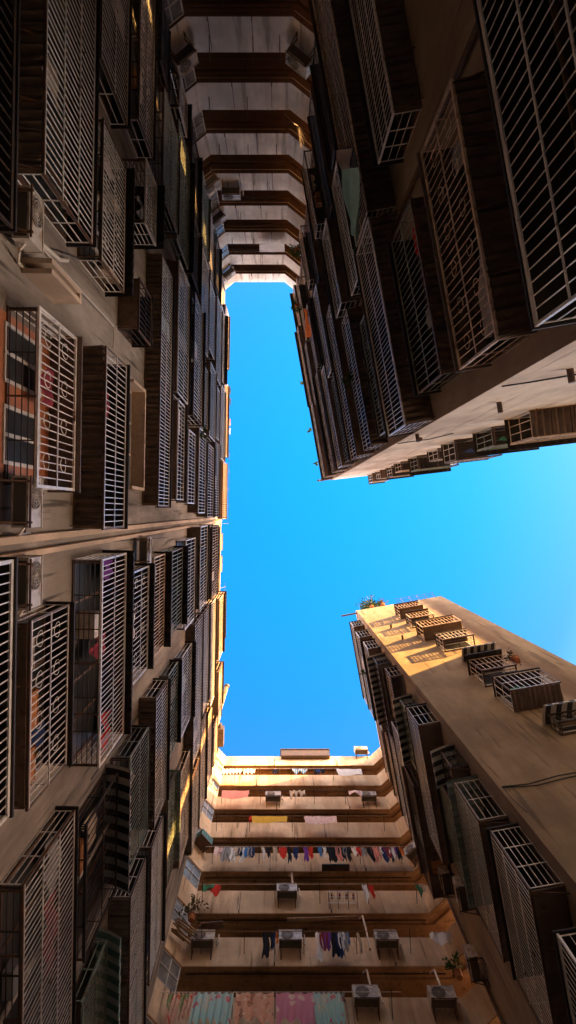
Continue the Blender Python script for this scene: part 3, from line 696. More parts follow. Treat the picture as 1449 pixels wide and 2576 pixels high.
def garment(fr, t, d, z, w_, h, mat, label, group, cat='garment', kind='shirt'):
    mb = MB(); ph = random.random()*6; lean = random.uniform(-.05, .05)
    def wid(v):
        if kind == 'trousers': return w_*(.8+.2*v)
        if kind == 'sock': return w_*.6
        return w_*(.5+.7*min(1, v*4))*(1-.25*v)
    def fn(u, v):
        ww = wid(v); split = 0
        return fr.p(t+(u-.5)*ww+lean*v+.02*math.sin(v*7+ph), d+.045*math.sin(u*9+ph)*(.4+v), z-v*h-.05*h*abs(math.sin(u*6.3+ph)))
    mb.grid(fn, 10, 8)
    if kind == 'shirt':
        for sg in (-1, 1):
            mb.grid(lambda u, v: fr.p(t+sg*(w_*.38+u*w_*.22)+lean*v*.5, d+.03*math.sin(ph+u*3)+.02, z-.04-v*h*.45-u*h*.12), 2, 3)
    o = mb.build('hanging_'+cat.replace(' ', '_'), mat, smooth=True, loc=tuple(fr.p(t, d, z))); return tag(o, label, cat, group)
def ray_t(fr, px, py, d): return fr.t_px(px, py, d)
RD = .6                                                   # clothes rods stand this far out
def row_z(k): return bz(k)+.85
def bt(px, z): return GB.t_of((((px-CX)/F*z), 0))
def clothes_rod(fr, name_label, t0, t1, z, d, arms, mat='cable', arm_drop=.25, group=None):
    root = thing('clothes_rod', name_label, 'clothes rod', tuple(fr.p((t0+t1)/2, 0, z)), group)
    mb = MB(); mb.tube(fr.p(t0, d, z+.02), fr.p(t1, d, z+.035), .014, 6); mb.build('rod', mat, root)
    for t in arms:
        mb = MB(); mb.tube(fr.p(t, -.01, z-arm_drop), fr.p(t, d+.12, z+.0), .014, 5); mb.build('arm', 'dark_bar', root)
    return root
ARMS = {1: (590, 652, 700, 732, 838), 2: (558, 655, 742, 790, 868, 940), 3: (545, 628, 735, 874, 965), 4: (535, 652, 725, 830, 905, 1008), 5: (510, 692, 804, 925, 1046), 6: (508, 615, 692, 764, 896, 1030), 7: (430, 585, 692, 858, 984)}
NAMES = 'first second third fourth fifth sixth seventh'.split()
for k, xs in ARMS.items():
    z = row_z(k); tt = [bt(x, z) for x in xs]
    if k in (2, 3, 6): clothes_rod(GB, f'thin bamboo clothes rod with arms along the {NAMES[k-1]} parapet of the bottom block', tt[0]-.3, tt[-1]+.5, z, RD, tt, 'wood', group='clothes rods of the bottom block')
    else: clothes_rod(GB, f'steel clothes rod on thin arms along the {NAMES[k-1]} parapet of the bottom block', tt[0]-.3, tt[-1]+.3, z, RD, tt, 'silver_bar', group='clothes rods of the bottom block')
G = 'laundry on the bottom gallery block'
def bs(k, x0, x1, h, mat, label, **kw):
    z = row_z(k); return sheet(GB, bt(x0, z), bt(x1, z), RD, z, h, mat, label, **kw)
bs(1, 562, 611, .75, 'c_white', 'white towels bunched on the topmost clothes rod, leftmost piece', cat='towel', folds=6, amp=.07)
bs(1, 614, 642, .72, 'c_white', 'short white cloth just right of the bunched white towels on the topmost rod', cat='towel', folds=3, amp=.06)
bs(1, 735, 773, .6, 'c_stripe', 'blue and yellow striped towel on the topmost rod between dark socks', cat='towel', folds=2)
bs(1, 846, 908, .95, 'c_white', 'smooth white sheet hanging at the right of the topmost parapet', folds=1, amp=.02)
bs(2, 559, 627, 1.0, 'c_pink', 'salmon pink sheet hanging at the left of the second parapet', folds=1, amp=.03)
bs(2, 728, 767, .75, 'c_beige', 'crumpled beige cloth spread like a star in the middle of second parapet', cat='cloth', folds=3, amp=.12, wavy=.25)
bs(2, 876, 909, .5, 'c_floral_pale', 'small pink floral towel left of the right air conditioner, second parapet', cat='towel', folds=1)
bs(3, 634, 723, .72, 'c_yellow', 'wide mustard yellow towel over the third parapet', cat='towel', folds=1, amp=.02)
bs(3, 627, 634, .6, 'c_red', 'narrow red cloth touching the mustard yellow towel', cat='cloth', folds=1)
bs(3, 765, 846, .8, 'c_floral_pale', 'pale pink patterned blanket over the middle of the third parapet', cat='blanket', folds=1, amp=.02)
bs(4, 541, 561, .7, 'c_floral_pale', 'pale patterned cloth at the left end of the crowded clothes rod', cat='cloth', folds=1)
bs(5, 512, 541, .4, 'c_green', 'dark green cloth at the left corner of the fifth parapet', cat='cloth', folds=1)
bs(5, 533, 556, .7, 'c_red', 'bright red cloth at the left corner of the fifth parapet', cat='cloth', folds=1)
bs(5, 910, 921, 1.1, 'c_white', 'twisted white cloth hanging right of the white rack', cat='cloth', folds=1, amp=.08)
bs(5, 1044, 1056, .75, 'c_green', 'dark green bag-like cloth near the right end of the fifth parapet', cat='cloth', folds=1, amp=.08)
bs(7, 424, 455, 1.15, 'c_floral_beige', 'red and cream floral cloth at the bottom left corner of the gallery, outer piece', cat='cloth', folds=3, amp=.09)
bs(7, 459, 490, 1.0, 'c_floral_beige', 'cream floral cloth folded between the corner cloth and the teal floral sheet', cat='cloth', folds=3, amp=.09)
bs(7, 486, 588, 1.25, 'c_floral_teal', 'wide teal floral sheet left of the orange patterned sheet', folds=6, amp=.09, wavy=.12)
bs(7, 594, 689, 1.15, 'c_floral_orange', 'orange patterned bed sheet in the bottom row between teal and pink sheets', folds=3, amp=.07, wavy=.1)
bs(7, 694, 790, 1.2, 'c_floral_pink', 'mauve pink bed sheet with pale flowers in the bottom row', folds=3, amp=.07, wavy=.1)
bs(7, 787, 861, 1.3, 'c_floral_teal', 'pleated teal floral curtain right of the mauve pink sheet', cat='curtain', folds=6, amp=.08)
z4 = row_z(4)
row4 = [(567, 'grey'), (576, 'grey'), (584, 'white'), (592, 'white'), (599, 'beige'), (606, 'navy'), (613, 'white'), (621, 'blue'), (627, 'grey'), (634, 'navy'), (662, 'white'), (676, 'black'), (691, 'beige'), (711, 'red'), (727, 'black'), (744, 'navy'), (768, 'purple'), (781, 'red'),
        (803, 'blue'), (815, 'white'), (828, 'black'), (840, 'black'), (848, 'pink'), (857, 'black'), (865, 'grey'), (873, 'black'), (889, 'white'), (898, 'red'), (911, 'grey'), (928, 'black'), (938, 'pink'), (945, 'pink'), (954, 'white'), (962, 'navy'), (970, 'maroon'), (978, 'black'), (985, 'white'), (992, 'purple'), (999, 'black'), (1005, 'orange')]
for i, (x, c) in enumerate(row4):
    garment(GB, bt(x, z4), RD, z4, random.uniform(.2, .3), random.uniform(.6, 1.15), 'c_'+c, f'{c} garment on the crowded clothes rod of the fourth parapet, {onum(i+1)} from left', G, kind=random.choice(['shirt', 'trousers', 'sock']))
def few(k, lst, where):
    z = row_z(k)
    for i, (x, c, w_, h, kd, nm) in enumerate(lst):
        garment(GB, bt(x, z), RD, z, w_*1.25, h*1.1, 'c_'+c, f'{c} {nm} {where}, {onum(i+1)} from left', G, kind=kd, cat='garment')
few(1, [(686, 'black', .16, .65, 'sock', 'stocking'), (693, 'navy', .14, .6, 'sock', 'stocking'), (700, 'black', .14, .55, 'sock', 'stocking')], 'left of the striped towel on the topmost rod')
few(1, [(792, 'black', .18, .62, 'sock', 'garment'), (801, 'navy', .18, .55, 'shirt', 'garment'), (811, 'black', .18, .58, 'shirt', 'garment')], 'right of the striped towel on the topmost rod')
few(6, [(669, 'black', .2, 1.1, 'trousers', 'trousers'), (684, 'black', .13, .8, 'sock', 'stocking'), (690, 'navy', .12, .75, 'sock', 'stocking'), (696, 'orange', .08, .5, 'sock', 'sock')], 'left of the middle air conditioner')
few(6, [(801, 'white', .2, 1.25, 'trousers', 'trousers'), (813, 'maroon', .2, .8, 'shirt', 'shirt'), (823, 'purple', .16, .8, 'shirt', 'shirt'), (838, 'black', .22, 1.05, 'trousers', 'trousers'), (848, 'navy', .18, 1.1, 'trousers', 'trousers'), (857, 'white', .16, .8, 'shirt', 'shirt'), (864, 'grey', .14, .85, 'shirt', 'shirt'), (874, 'blue', .12, .6, 'sock', 'shirt'), (900, 'beige', .12, .95, 'sock', 'scarf')], 'in the sixth row bunch')
few(5, [(932, 'red', .14, .75, 'shirt', 'garment'), (1060, 'beige', .18, .35, 'shirt', 'garment')], 'on the fifth parapet rod')
few(6, [(1105, 'white', .5, .55, 'shirt', 't-shirt')], 'hanging alone at the right corner of the sixth parapet')
few(7, [(862, 'grey', .1, .3, 'sock', 'rag')], 'at the end of the pleated curtain')
# white wire rack on the fifth parapet
t, z = GB.t_px(862, 2248, .4); root = thing('shoe_rack', 'white wire rack jutting out over the fifth parapet of the bottom block', 'rack', tuple(GB.p(t, 0, z)))
mb = MB()
for i in range(15): mb.bar(GB.p(t-.55+i*1.1/14, .05, z), GB.p(t-.55+i*1.1/14, .5, z), .018)
for dd in (.05, .28, .5): mb.bar(GB.p(t-.56, dd, z-.015), GB.p(t+.56, dd, z-.015), .02)
mb.build('shelf', 'white_bar', root)
for i, q in enumerate((-.55, -.2, .2, .55)):
    mb = MB(); mb.bar(GB.p(t+q, .01, z-.35), GB.p(t+q, .5, z-.02), .02); mb.build('strut', 'brown_frame', root)
for i, q in enumerate((-.4, -.12, .16, .42)):
    c = GB.p(t+q, .25, z+.03); mb = MB(); mb.grid(lambda u, v: c+Vector((math.cos(u*6.283)*.05*math.sin(v*3.14+.01)*1.0, math.sin(u*6.283)*.14*math.sin(v*3.14+.01), .02+.05*math.cos(v*3.14)+.03)), 8, 5)
    tag(mb.build('shoe', 'c_maroon', smooth=True, loc=tuple(c)), f'dark red shoe on the white wire rack, {ORD[i+1]} from the left', 'shoe', 'shoes on the white rack')

# ------------------------------------------------------------------ plants, crate, timber
def plant(c, r, n, label, pot=True, mat='leaf', down=0.0, leafs=.07, name='potted_plant', hang=None):
    root = thing(name, label, 'plant', tuple(c)); c = Vector(c)
    if pot:
        mb = MB(); mb.tube(c, c+Vector((0, 0, .22)), .10, 12, r2=.14); mb.tube(c+Vector((0, 0, .2)), c+Vector((0, 0, .245)), .155, 12); mb.build('pot', 'clay', root)
    st = MB(); lf = MB(); top = c+Vector((0, 0, .22 if pot else 0))
    for i in range(max(5, n//14)):
        a = random.uniform(0, 6.28); e = top+Vector((math.cos(a)*r*random.uniform(.3, 1), math.sin(a)*r*random.uniform(.3, 1), r*random.uniform(.4, 1.5)-down*random.random()))
        mid = (top+e)/2+Vector((0, 0, .12)); st.path([top, mid, e], .008, 4)
        for j in range(14):
            q = (mid.lerp(e, random.random()) if random.random() < .8 else top.lerp(mid, random.random()))+Vector([random.gauss(0, r*.13) for _ in range(3)])
            d1 = Vector([random.gauss(0, 1) for _ in range(3)]).normalized()*leafs*random.uniform(.6, 1.3); d2 = d1.cross(Vector([random.gauss(0, 1) for _ in range(3)])).normalized()*leafs*.45
            k = len(lf.v); lf.v += [tuple(q-d1), tuple(q+d2), tuple(q+d1), tuple(q-d2)]; lf.f.append((k, k+1, k+2, k+3)); lf.m.append(0)
    st.build('stem', 'wood', root); lf.build('foliage', mat, root)
    return root
plant(GBL.p(.5, .55, 22.6), .55, 160, 'leggy potted plant over timber at the left slanted end of the bottom gallery', mat='leaf_dry')
plant(GBR.p(.35, .4, 20.0), .35, 200, 'bushy dark plant with orange pots at the right slanted end, bottom')
plant(FR.p(10.9, .55, 30.4), .42, 260, 'dense dark plant hanging at the upper right corner of the top gallery', down=.9)
plant(FR.p(9.2, .75, 33.4), .36, 200, 'trailing plant below the sky gap on the upper right facade', down=.8)
plant(FR.p(6.2, .8, 39.4), .22, 60, 'small green sprig on the upper right roof edge', pot=False)
plant(FR.p(3.4, .8, 39.35), .25, 60, 'tuft of weeds on the upper right roof edge nearer the corner', pot=False)
plant(FR.p(1.2, .75, 39.35), .18, 40, 'tiny weed on the upper right roof edge beside the corner', pot=False)
plant(FW.p(1.0, .0, ROOF+.0), .75, 700, 'bushy small tree on the roof edge above the ochre end wall', pot=True, mat='leaf', leafs=.085)
plant(FW.p(1.7, .0, ROOF+.0), .4, 260, 'low shrub right of the small tree on the ochre roof edge', pot=True, mat='leaf_dry', leafs=.05)
plant(FW.p(3.3, .55, 21.3), .32, 160, 'dried plant spilling out of a cage on the ochre end wall', mat='leaf_dry', leafs=.06)
plant(FR.p(2.6, .7, S(4)+1.2), .25, 90, 'small fern tied to a white cage on the upper right facade', pot=False)
plant(FB.p(2.2, .78, 33.0), .2, 80, 'small climber on the grey cages of the lower right facade', pot=False)
plant(FL.p(13.0-2.5, .55, S(6)-.2), .25, 80, 'green creeper high on the left facade cages', pot=False)
# green crate
c = GBL.p(.45, .28, 28.2); root = thing('bottle_crate', 'green slatted plastic crate on the left slanted end above the crowded clothes rod', 'crate', tuple(c))
mb = MB()
for zz in (0, .12, .24, .36): 
    for q in (0, 1): GBL.box(mb, .12, .78, .05+q*.45, .07+q*.45, 28.2+zz, 28.28+zz); GBL.box(mb, .12+q*.64, .14+q*.64, .07, .5, 28.2+zz, 28.28+zz)
for q in range(7): GBL.box(mb, .14+q*.09, .18+q*.09, .071, .499, 28.2, 28.22)
for q in (.125, .44, .755):
    GBL.box(mb, q, q+.03, .045, .075, 28.19, 28.65); GBL.box(mb, q, q+.03, .495, .525, 28.19, 28.65)
mb.build('crate_body', 'crate_green', root)
mb = MB(); GBL.box(mb, .1, .8, 0, .54, 28.12, 28.16); mb.build('shelf', 'brown_frame', root)
# timber pile on the left slanted end
root = thing('timber_pile', 'untidy pile of timber slats on the left slanted end of the bottom gallery', 'timber', tuple(GBL.p(.5, .3, 22)))
for i in range(12):
    mb = MB(); a = random.uniform(-.3, .3); mb.bar(GBL.p(-.05+random.uniform(0, .2), .1+i*.04, 22.0+random.uniform(0, .3)), GBL.p(.95+a, .15+i*.045, 22.1+random.uniform(0, .5)), .05, .02); mb.build('slat', 'wood', root)
t0_ = bt(545, 22); 
for i, (x0, x1, zz, dd) in enumerate(((500, 562, 22.75, .3), (505, 560, 22.6, .5))):
    mb = MB(); mb.bar(GB.p(bt(x0, zz), dd, zz), GB.p(bt(x1, zz), dd+.05, zz+.05), .16, .05)
    tag(mb.build('plank', 'brown_frame', loc=tuple(GB.p(bt(x0, zz), dd, zz))), ('dark plank lying along the sixth parapet above the leftmost air conditioner', 'second dark plank beside it, farther out over the leftmost air conditioner')[i], 'plank', 'planks on the sixth parapet')
mb = MB(); mb.bar(GB.p(bt(722, 23.3), .25, 23.3), GB.p(bt(902, 23.3), .3, 23.35), .12, .04); tag(mb.build('plank', 'wood', loc=tuple(GB.p(bt(722, 23.3), .25, 23.3))), 'long pale plank fixed under the fifth parapet of the bottom block', 'plank')
mb = MB(); GB.box(mb, bt(812, 26.3), bt(883, 26.3), .0, .3, 26.84, 26.9); tag(mb.build('shelf_board', 'dark_bar', loc=tuple(GB.p(bt(850, 26.3), 0, 26.85))), 'dark shelf board under the crowded clothes rod parapet', 'shelf')
# vertical pipes on the bottom gallery
for i, (px, k, lb) in enumerate(((737, 5, 'white drain pipe curving over the fifth parapet above an air conditioner'), (925, 6, 'white drain pipe on the sixth parapet beside the rightmost air conditioner'), (938, 7, 'bent white pipe at the lowest parapet beside an air conditioner'), (1118, 7, 'bent white pipe at the bottom right corner air conditioner'))):
    z = bz(k)+1.3; t = bt(px, z); mb = MB(); mb.path([GB.p(t, .05, z-.5), GB.p(t, .12, z+.2), GB.p(t-.02, .1, z+1.2), GB.p(t-.12, -.1, z+1.35)], .035, 8)
    tag(mb.build('drain_pipe', 'pipe', smooth=False, loc=tuple(GB.p(t, 0, z))), lb, 'pipe', 'pipes on the bottom block')

# ------------------------------------------------------------------ top gallery details
for k, t0, t1, arms, lb in ((4, .2, 2.6, (.5, 1.6, 2.2), 'fourth'), (5, .1, 2.9, (.4, 1.5, 2.6), 'fifth'), (6, .0, 1.7, (.3, 1.6), 'sixth'), (3, .6, 2.7, (.9, 2.1), 'third'), (2, .2, 1.9, (.3, 1.4), 'second'), (7, .3, 3.0, (.6, 1.9, 2.7), 'seventh')):
    clothes_rod(GT, f'bare dark clothes rod on arms at the {lb} grey parapet below the top roof', t0, t1, tz(k)+1.0, .5, arms, 'dark_bar', group='clothes rods of the top block')
for i, (dz, x0, x1) in enumerate(((33.4, 653, 716),)):
    t0 = GT.t_px(x0, 635, .5)[0]; t1 = GT.t_px(x1, 635, .5)[0]
    sheet(GT, t0, t1, .5, dz, 1.15, 'c_white', 'white sheet hanging from the top gallery just below the sky gap', folds=1, amp=.02, group='laundry on the top gallery block')
t = 1.05; root = thing('tree_branch', 'dry bare fan of twigs sticking out at the top gallery right corner', 'branch', tuple(GTR.p(.5, .2, 22.6)))
for i in range(20):
    a = i*.33; mb = MB(); c = GTR.p(.5, .15, 22.6); e = c+GTR.u*math.cos(a)*.62+GTR.n*(.25+.1*math.sin(i))+Vector((0, 0, math.sin(a)*.7)); mb.path([c, c.lerp(e, .6)+Vector((0, 0, .05)), e], .007, 4); mb.build('twig', 'brown_frame', root)
# drain pipe down the corner beside the top gallery
for tt, lb in ((11.42, 'dark vertical drain pipe in the upper right corner of the court'),):
    mb = MB(); mb.tube(FR.p(tt, .09, GZ), FR.p(tt, .09, 38), .055, 8); tag(mb.build('drain_pipe', 'brown_frame', loc=tuple(FR.p(tt, .09, GZ))), lb, 'pipe')
for tt, lb in ((.12, 'dark vertical drain pipe in the upper left corner of the court'),):
    mb = MB(); mb.tube(FL.p(tt, .1, GZ), FL.p(tt, .1, 38.6), .06, 8)
    for q in range(13): mb.tube(FL.p(tt, .1, q*3), FL.p(tt, .1, q*3+.12), .085, 8)
    tag(mb.build('drain_pipe', 'dark_bar', loc=tuple(FL.p(tt, .1, GZ))), lb, 'pipe')
for tt, lb in ((8.35, 'dark drain pipe in the lower right corner of the court'),):
    mb = MB(); mb.tube(FB.p(tt, .08, GZ), FB.p(tt, .08, 38.6), .05, 8); tag(mb.build('drain_pipe', 'brown_frame', loc=tuple(FB.p(tt, .08, GZ))), lb, 'pipe')
# thin white pipe on the left wall
q0, q1 = FL.t_px(118, 640, .04), FL.t_px(285, 821, .04)
mb = MB(); mb.path([FL.p(q0[0], .05, 6.0), FL.p(q0[0], .05, q0[1]), FL.p(q1[0], .05, q1[1]), FL.p(q1[0]+.45, .05, q1[1])], .018, 6)
tag(mb.build('drain_pipe', 'pipe', loc=tuple(FL.p(q0[0], 0, 6))), 'thin white pipe running up the bare wall patch on the left facade', 'pipe')
mb = MB(); q0 = FL.t_px(75, 560, .05); mb.path([FL.p(q0[0], .05, 8.0), FL.p(q0[0]+.15, .06, 8.9), FL.p(q0[0]+.05, .06, 9.9), FL.p(q0[0]-.1, .05, 10.3)], .035, 8)
tag(mb.build('drain_pipe', 'pipe', loc=tuple(FL.p(q0[0], 0, 8))), 'curved pipe beside the old air conditioner at the left photo edge', 'pipe')
# concrete window hoods on the left facade
def hood(px, y0, y1, z, d, label, fr=FL, facade=None):
    t0 = fr.t_of((0, (y0-CY)/F*z)) if fr is FL else y0; t1 = fr.t_of((0, (y1-CY)/F*z)) if fr is FL else y1
    mb = MB(); fr.box(mb, t0, t1, 0.002, d, z, z+.08); fr.box(mb, t0+.001, t0+.07, .004, d-.004, z-1.2, z-.002); fr.box(mb, t1-.07, t1-.001, .004, d-.004, z-1.2, z-.002)
    tag(mb.build('window_hood', 'concrete', loc=tuple(fr.p(t0, 0, z))), label, 'window hood', 'window hoods on the left facade')
    windows_on(left_b, FL, t0+.1, t1-.1, z-1.15, z-.08)
hood(0, 985, 1240, S(2)+1.3, .34, 'long concrete window hood on the left facade above the middle cages')
hood(0, 560, 740, S(1)+2.15, .3, 'concrete window hood on the left facade beside the thin white pipe')
hood(0, 735, 770, S(0)+1.6, .42, 'small deep concrete hood above the barred window with orange-lit inner wall')

# ------------------------------------------------------------------ cables, stubs, cloths on the right
def cable(fr, pts, label, r=.014, d=.035, mat='cable'):
    q = [fr.p(*(lambda a: (a[0], d, a[1]))(fr.t_px(x, y, d))) for x, y in pts]; mb = MB(); mb.path(q, r, 5)
    return tag(mb.build('cable', mat, loc=tuple(q[0])), label, 'cable', 'cables on the end walls')
cable(FE, [(1262, 972), (1330, 962), (1449, 942), (1500, 932)], 'black cable crossing the lower part of the pale end wall')
cable(FE, [(1000, 1116), (1080, 1105), (1140, 1090)], 'black cable crossing the pale end wall near the far cages')
cable(FW, [(1263, 1979), (1330, 1972), (1400, 1952), (1480, 1938)], 'upper of two black cables sagging across the ochre end wall')
cable(FW, [(1263, 1981), (1350, 1976), (1420, 1958), (1490, 1944)], 'lower of two black cables sagging across the ochre end wall')
cable(FW, [(1266, 1982), (1290, 2010), (1326, 2043)], 'loose thin cable end drooping from the two sagging cables', r=.008)
for fr, px, py, lb in ((FE, 1257, 1018, 'short dark pipe stub in the middle of the pale end wall'), (FE, 1436, 936, 'short dark pipe stub at the right photo edge on the pale wall'), (FE, 1050, 1096, 'bent pipe stub near the corner of the pale end wall'),
                       (FW, 984, 1578, 'upper small pipe stub on the sunlit part of the ochre wall'), (FW, 1013, 1606, 'lower small pipe stub on the sunlit part of the ochre wall')):
    t, z = fr.t_px(px, py, .05); mb = MB(); mb.tube(fr.p(t, -.02, z+.02), fr.p(t, .2, z), .05, 10)
    if 'bent' in lb: mb.tube(fr.p(t, .17, z), fr.p(t, .17, z-.3), .05, 10)
    tag(mb.build('pipe_stub', 'brown_frame', loc=tuple(fr.p(t, 0, z))), lb, 'pipe', 'pipe stubs on the end walls')
def cloth_px(fr, quad, ds, mat, label, cat='cloth', amp=.05):
    q = [fr.p(*(lambda a, d=d: (a[0], d, a[1]))(fr.t_px(x, y, d))) for (x, y), d in zip(quad, ds)]
    mb = MB(); ph = random.random()*6
    mb.grid(lambda u, v: q[0].lerp(q[1], u).lerp(q[3].lerp(q[2], u), v)+fr.n*amp*math.sin(u*11+v*5+ph)+Vector((0, 0, amp*math.sin(v*9+ph))), 16, 24)
    return tag(mb.build('hanging_'+cat.replace(' ', '_'), mat, smooth=True, loc=tuple(q[0])), label, cat, 'cloths on the upper right facade')
cloth_px(FR, [(852, 375), (880, 372), (893, 470), (863, 480)], (.75, .75, .8, .8), 'plastic', 'clear crumpled plastic above the teal sheet on the upper right facade', amp=.07)
cloth_px(FR, [(858, 430), (897, 425), (903, 615), (884, 570)], (.95, .95, .98, .98), 'c_teal', 'long teal sheet dangling over white bars on the upper right facade', amp=.06)
cloth_px(FR, [(764, 775), (775, 782), (782, 848), (772, 850)], (.75, .75, .75, .75), 'c_orange', 'bright orange red cloth hanging near the sky gap on upper right facade')
cloth_px(FR, [(1205, 660), (1232, 640), (1250, 830), (1225, 850)], (.36, .36, .36, .36), 'plastic', 'crumpled plastic sheet inside the rusty ornate cage', amp=.06)
cloth_px(FR, [(1038, 545), (1062, 540), (1068, 640), (1050, 640)], (.3, .3, .3, .3), 'c_red', 'red and pink bedding inside the green cage on the upper right facade')
def cloth_L(px0, py0, px1, py1, d, mat, label, cat='cloth'):
    a = FL.t_px(px0, py0, d); b = FL.t_px(px1, py1, d); mb = MB(); ph = random.random()*6
    t0, t1 = sorted((a[0], b[0])); z0, z1 = sorted((a[1], b[1])); z0 = max(z0, z1-1.1)
    mb.grid(lambda u, v: FL.p(t0+u*(t1-t0), d+.04*math.sin(u*10+ph+v*3), z1-v*(z1-z0)), 14, 8)
    tag(mb.build('hanging_'+cat.replace(' ', '_'), mat, smooth=True, loc=tuple(FL.p(t0, d, z1))), label, cat, 'cloths inside the left facade cages')
cloth_L(262, 395, 285, 460, .3, 'c_floral_pale', 'pale pink cloth inside the ornate cage near the left top')
cloth_L(283, 500, 300, 545, .3, 'c_floral_beige', 'small patterned shirt inside the ornate cage near the left top', 'shirt')
cloth_L(262, 1412, 280, 1455, .25, 'c_purple', 'purple cloth inside the bracketed cage below the twin pilasters')
cloth_L(258, 1800, 275, 1870, .22, 'c_red', 'red bundle inside the bracketed cage, at its lower end')
cloth_L(112, 2285, 140, 2400, .2, 'c_maroon', 'dark red garment behind white bars at the lower left', 'garment')
cloth_L(118, 2130, 150, 2200, .2, 'c_grey', 'grey cloth behind white bars at the lower left')
cloth_L(447, 1130, 452, 1240, .25, 'c_red', 'red cloth behind bars in the middle of the left facade')
cloth_L(425, 2100, 432, 2150, .15, 'c_blue', 'blue cloth in the green ornate cage low on the left facade')
def carton(fr, t, d, z, sx, sd_, sz, mat, label, group='things stored in cages'):
    mb = MB(); fr.box(mb, t, t+sx, d, d+sd_, z, z+sz); fr.box(mb, t-.01, t+sx*.48, d-.01, d+sd_+.01, z+sz+.002, z+sz+.012); fr.box(mb, t+sx*.52, t+sx+.01, d-.01, d+sd_+.01, z+sz+.002, z+sz+.014)
    tag(mb.build('cardboard_box', mat, loc=tuple(fr.p(t, d, z))), label, 'box', group)
carton(FL, 16.0, .08, S(0)+.02, .5, .22, .42, 'card', 'orange brown cardboard box in the ornate lower left cage, upper one')
carton(FL, 16.75, .08, S(0)+.02, .45, .22, .35, 'card', 'orange brown cardboard box in the ornate lower left cage, lower one')
carton(FL, 15.3, .08, S(0)+.02, .4, .2, .3, 'ac_white', 'pale box stored near the upper end of the ornate lower left cage')

# facade cables and pipes
for i, (x0, y0, x1, y1, lb) in enumerate(((10, 590, 330, 700, 'long grey cable looping across the bare wall patch on the left facade'), (150, 1370, 420, 1352, 'grey cable running beside the twin pilasters on the left facade'), (60, 1350, 110, 1240, 'short loose cable near the left photo edge above the pilasters'), (230, 1960, 420, 1700, 'cable crossing the bare diagonal wall strip on the left facade'))):
    q = [FL.t_px(x0+(x1-x0)*v, y0+(y1-y0)*v, .03) for v in (0, .25, .5, .75, 1)]
    mb = MB(); mb.path([FL.p(a[0], .03, a[1]-.12*math.sin(3.14*j/4)) for j, a in enumerate(q)], .011, 5); tag(mb.build('cable', 'cable', loc=tuple(FL.p(q[0][0], .03, q[0][1]))), lb, 'cable', 'cables on the left facade')
for tt, mat, lb in ((8.75, 'pipe', 'pale full-height drain pipe on the left facade past the old air conditioner'), (20.15, 'pipe', 'pale full-height drain pipe low on the left facade between cage columns')):
    mb = MB(); mb.tube(FL.p(tt, .07, GZ), FL.p(tt, .07, 38.5), .04, 8)
    for q in range(1, 19): mb.tube(FL.p(tt, .07, q*2), FL.p(tt, .07, q*2+.08), .058, 8)
    tag(mb.build('drain_pipe', mat, loc=tuple(FL.p(tt, .1, GZ))), lb, 'pipe', 'pipes on the left facade')
mb = MB(); mb.tube(FR.p(4.35, .07, GZ), FR.p(4.35, .07, 38.5), .05, 8); tag(mb.build('drain_pipe', 'brown_frame', loc=tuple(FR.p(4.35, .1, GZ))), 'dark drain pipe running between cage columns of the upper right facade', 'pipe')
# ------------------------------------------------------------------ roof things
root = thing('roof_railing', 'thin steel railing wire along the left roof edge against the sky', 'railing', tuple(FL.p(10, 0, ROOF)))
mb = MB(); Zr = 40.4; t0 = 10.0; t1 = 14.4; mb.bar(FL.p(t0-.3, .42, Zr), FL.p(t1, .42, Zr), .018); mb.build('rail', 'dark_bar', root)
for i in range(5):
    mb = MB(); t = t0+i*(t1-t0)/4-.05; mb.bar(FL.p(t, -.1, ROOF), FL.p(t, .42, Zr+.02), .02); mb.bar(FL.p(t, .42, Zr-.01), FL.p(t, .42, Zr+.5), .02); mb.build('post', 'dark_bar', root)
for i, (yy, c, lb) in enumerate(((985, 'black', 'upper black garment on the left roof railing against the sky'), (1012, 'black', 'lower black garment on the left roof railing against the sky'), (1063, 'orange', 'upper orange brown garment on the left roof railing'), (1086, 'beige', 'lower beige garment on the left roof railing'))):
    t = 13.6+(yy-CY)/F*Zr; garment(FL, t, .44, Zr, .34, .7, 'c_'+c, lb, 'laundry on the left roof railing')
for i, (yy, ln, lb) in enumerate(((1364, 1.0, 'upper ochre box on the left roof edge below the pilasters'), (1420, .95, 'lower ochre box on the left roof edge below the pilasters'))):
    t = 13.6+(yy-CY)/F*39.6; mb = MB(); FL.box(mb, t-ln/2, t+ln/2, -.3, .08, ROOF+.07, ROOF+.75); FL.box(mb, t-ln/2-.04, t+ln/2+.04, -.34, .12, ROOF+.752, ROOF+.80); tag(mb.build('roof_box', 'end_wall', loc=tuple(FL.p(t, 0, ROOF))), lb, 'box', 'boxes on the left roof')
t = 13.6+(1853-CY)/F*39.6; mb = MB(); FL.box(mb, t-.55, t+.55, -.25, .42, ROOF+.02, ROOF+.7); mb.tube(FL.p(t-.55, .1, ROOF+.36), FL.p(t-.8, .1, ROOF+.36), .2, 12); tag(mb.build('water_tank', 'dark_bar', loc=tuple(FL.p(t, 0, ROOF))), 'dark tank jutting over the left roof edge near the bottom block', 'tank')
root = thing('vent_pipe', 'slanted ochre vent pipe with dark cap above the left roof edge', 'pipe', tuple(FL.p(26.2, 0, ROOF)))
a = P(549, 1800, 39.0); b = P(570, 1728, 41.0); mb = MB(); mb.tube(a, b, .12, 12); mb.build('tube', 'end_wall', root); mb = MB(); mb.tube(b, b+(b-a).normalized()*.12, .17, 12); mb.build('cap', 'dark_bar', root)
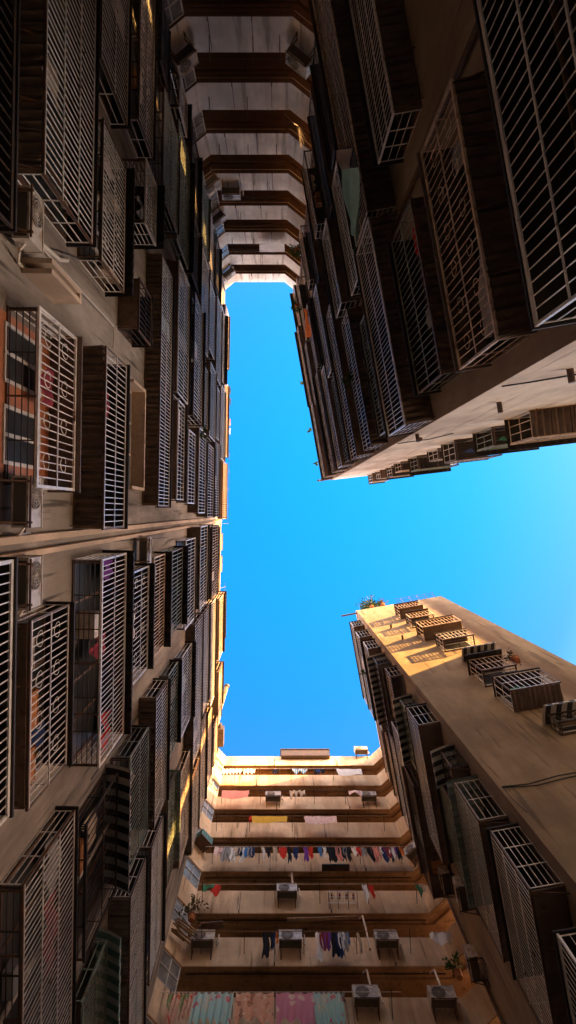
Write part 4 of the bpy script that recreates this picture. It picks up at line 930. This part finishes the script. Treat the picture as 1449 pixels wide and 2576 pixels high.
mb = MB(); x0, x1 = (707-CX)/F*39.6, (828-CX)/F*39.6; mb.hexa([(x0, 14.95, 39.0), (x1, 14.95, 39.0), (x1, 15.17, 39.0), (x0, 15.17, 39.0), (x0, 14.95, 39.9), (x1, 14.95, 39.9), (x1, 15.17, 39.9), (x0, 15.17, 39.9)])
mb.hexa([(x0-.05, 14.9, 39.9), (x1+.05, 14.9, 39.9), (x1+.05, 15.4, 39.9), (x0-.05, 15.4, 39.9), (x0-.05, 14.9, 39.98), (x1+.05, 14.9, 39.98), (x1+.05, 15.4, 39.98), (x0-.05, 15.4, 39.98)])
tag(mb.build('roof_box', 'dark_bar', loc=(x0, 15, 39)), 'long dark box fixed to the middle of the bottom block roof edge', 'box')
ac_unit(GB, bt(909, 39.5), 39.4, 'lone air conditioner on the roof edge of the bottom block near the right', group='air conditioners on the bottom gallery block')
root = thing('roof_railing', 'light steel railing on the right part of the ochre wall roof', 'railing', tuple(FW.p(4, -.2, ROOF)))
for i in range(5):
    mb = MB(); t = 3.0+i*.5; mb.bar(FW.p(t, -.15, ROOF), FW.p(t, .1, ROOF+1.1), .02); mb.build('post', 'brown_frame', root)
for zz in (.5, .8, 1.1):
    mb = MB(); mb.bar(FW.p(2.6, -.15+.22*zz, ROOF+zz), FW.p(5.1, -.15+.22*zz, ROOF+zz), .018); mb.build('rail', 'brown_frame', root)
for i, yy in enumerate((1475, 1530, 1600, 1120)):
    t = 13.6+(yy-CY)/F*40; mb = MB(); mb.tube(FL.p(t, .02, ROOF-.6), FL.p(t, .35, ROOF+.5), .012, 5); mb.tube(FL.p(t-.25, .33, ROOF+.45), FL.p(t+.25, .33, ROOF+.45), .01, 5)
    tag(mb.build('antenna', 'dark_bar', loc=tuple(FL.p(t, 0, ROOF))), f'thin dark antenna on the left roof edge, {("second", "third", "lowest", "topmost")[i]} of four', 'antenna', 'antennas on the left roof')
# elbow at the upper right corner of the roof
mb = MB(); mb.path([FR.p(.1, -.1, ROOF-.3), FR.p(.1, .75, ROOF-.3), FR.p(.1, .9, ROOF-.6)], .06, 8); tag(mb.build('drain_pipe', 'brown_frame', loc=tuple(FR.p(.1, 0, ROOF))), 'short rain spout sticking out at the upper right roof corner', 'pipe')
mb = MB(); mb.path([FB.p(.12, -.1, ROOF-.3), FB.p(.12, 1.0, ROOF-.35)], .05, 8); tag(mb.build('drain_pipe', 'brown_frame', loc=tuple(FB.p(.1, 0, ROOF))), 'rain spout sticking out at the lower right roof corner', 'pipe')
#MORE-END
for o in bpy.data.objects:
    for k_ in ('_w', 'L', 'd'):
        if k_ in o: del o[k_]
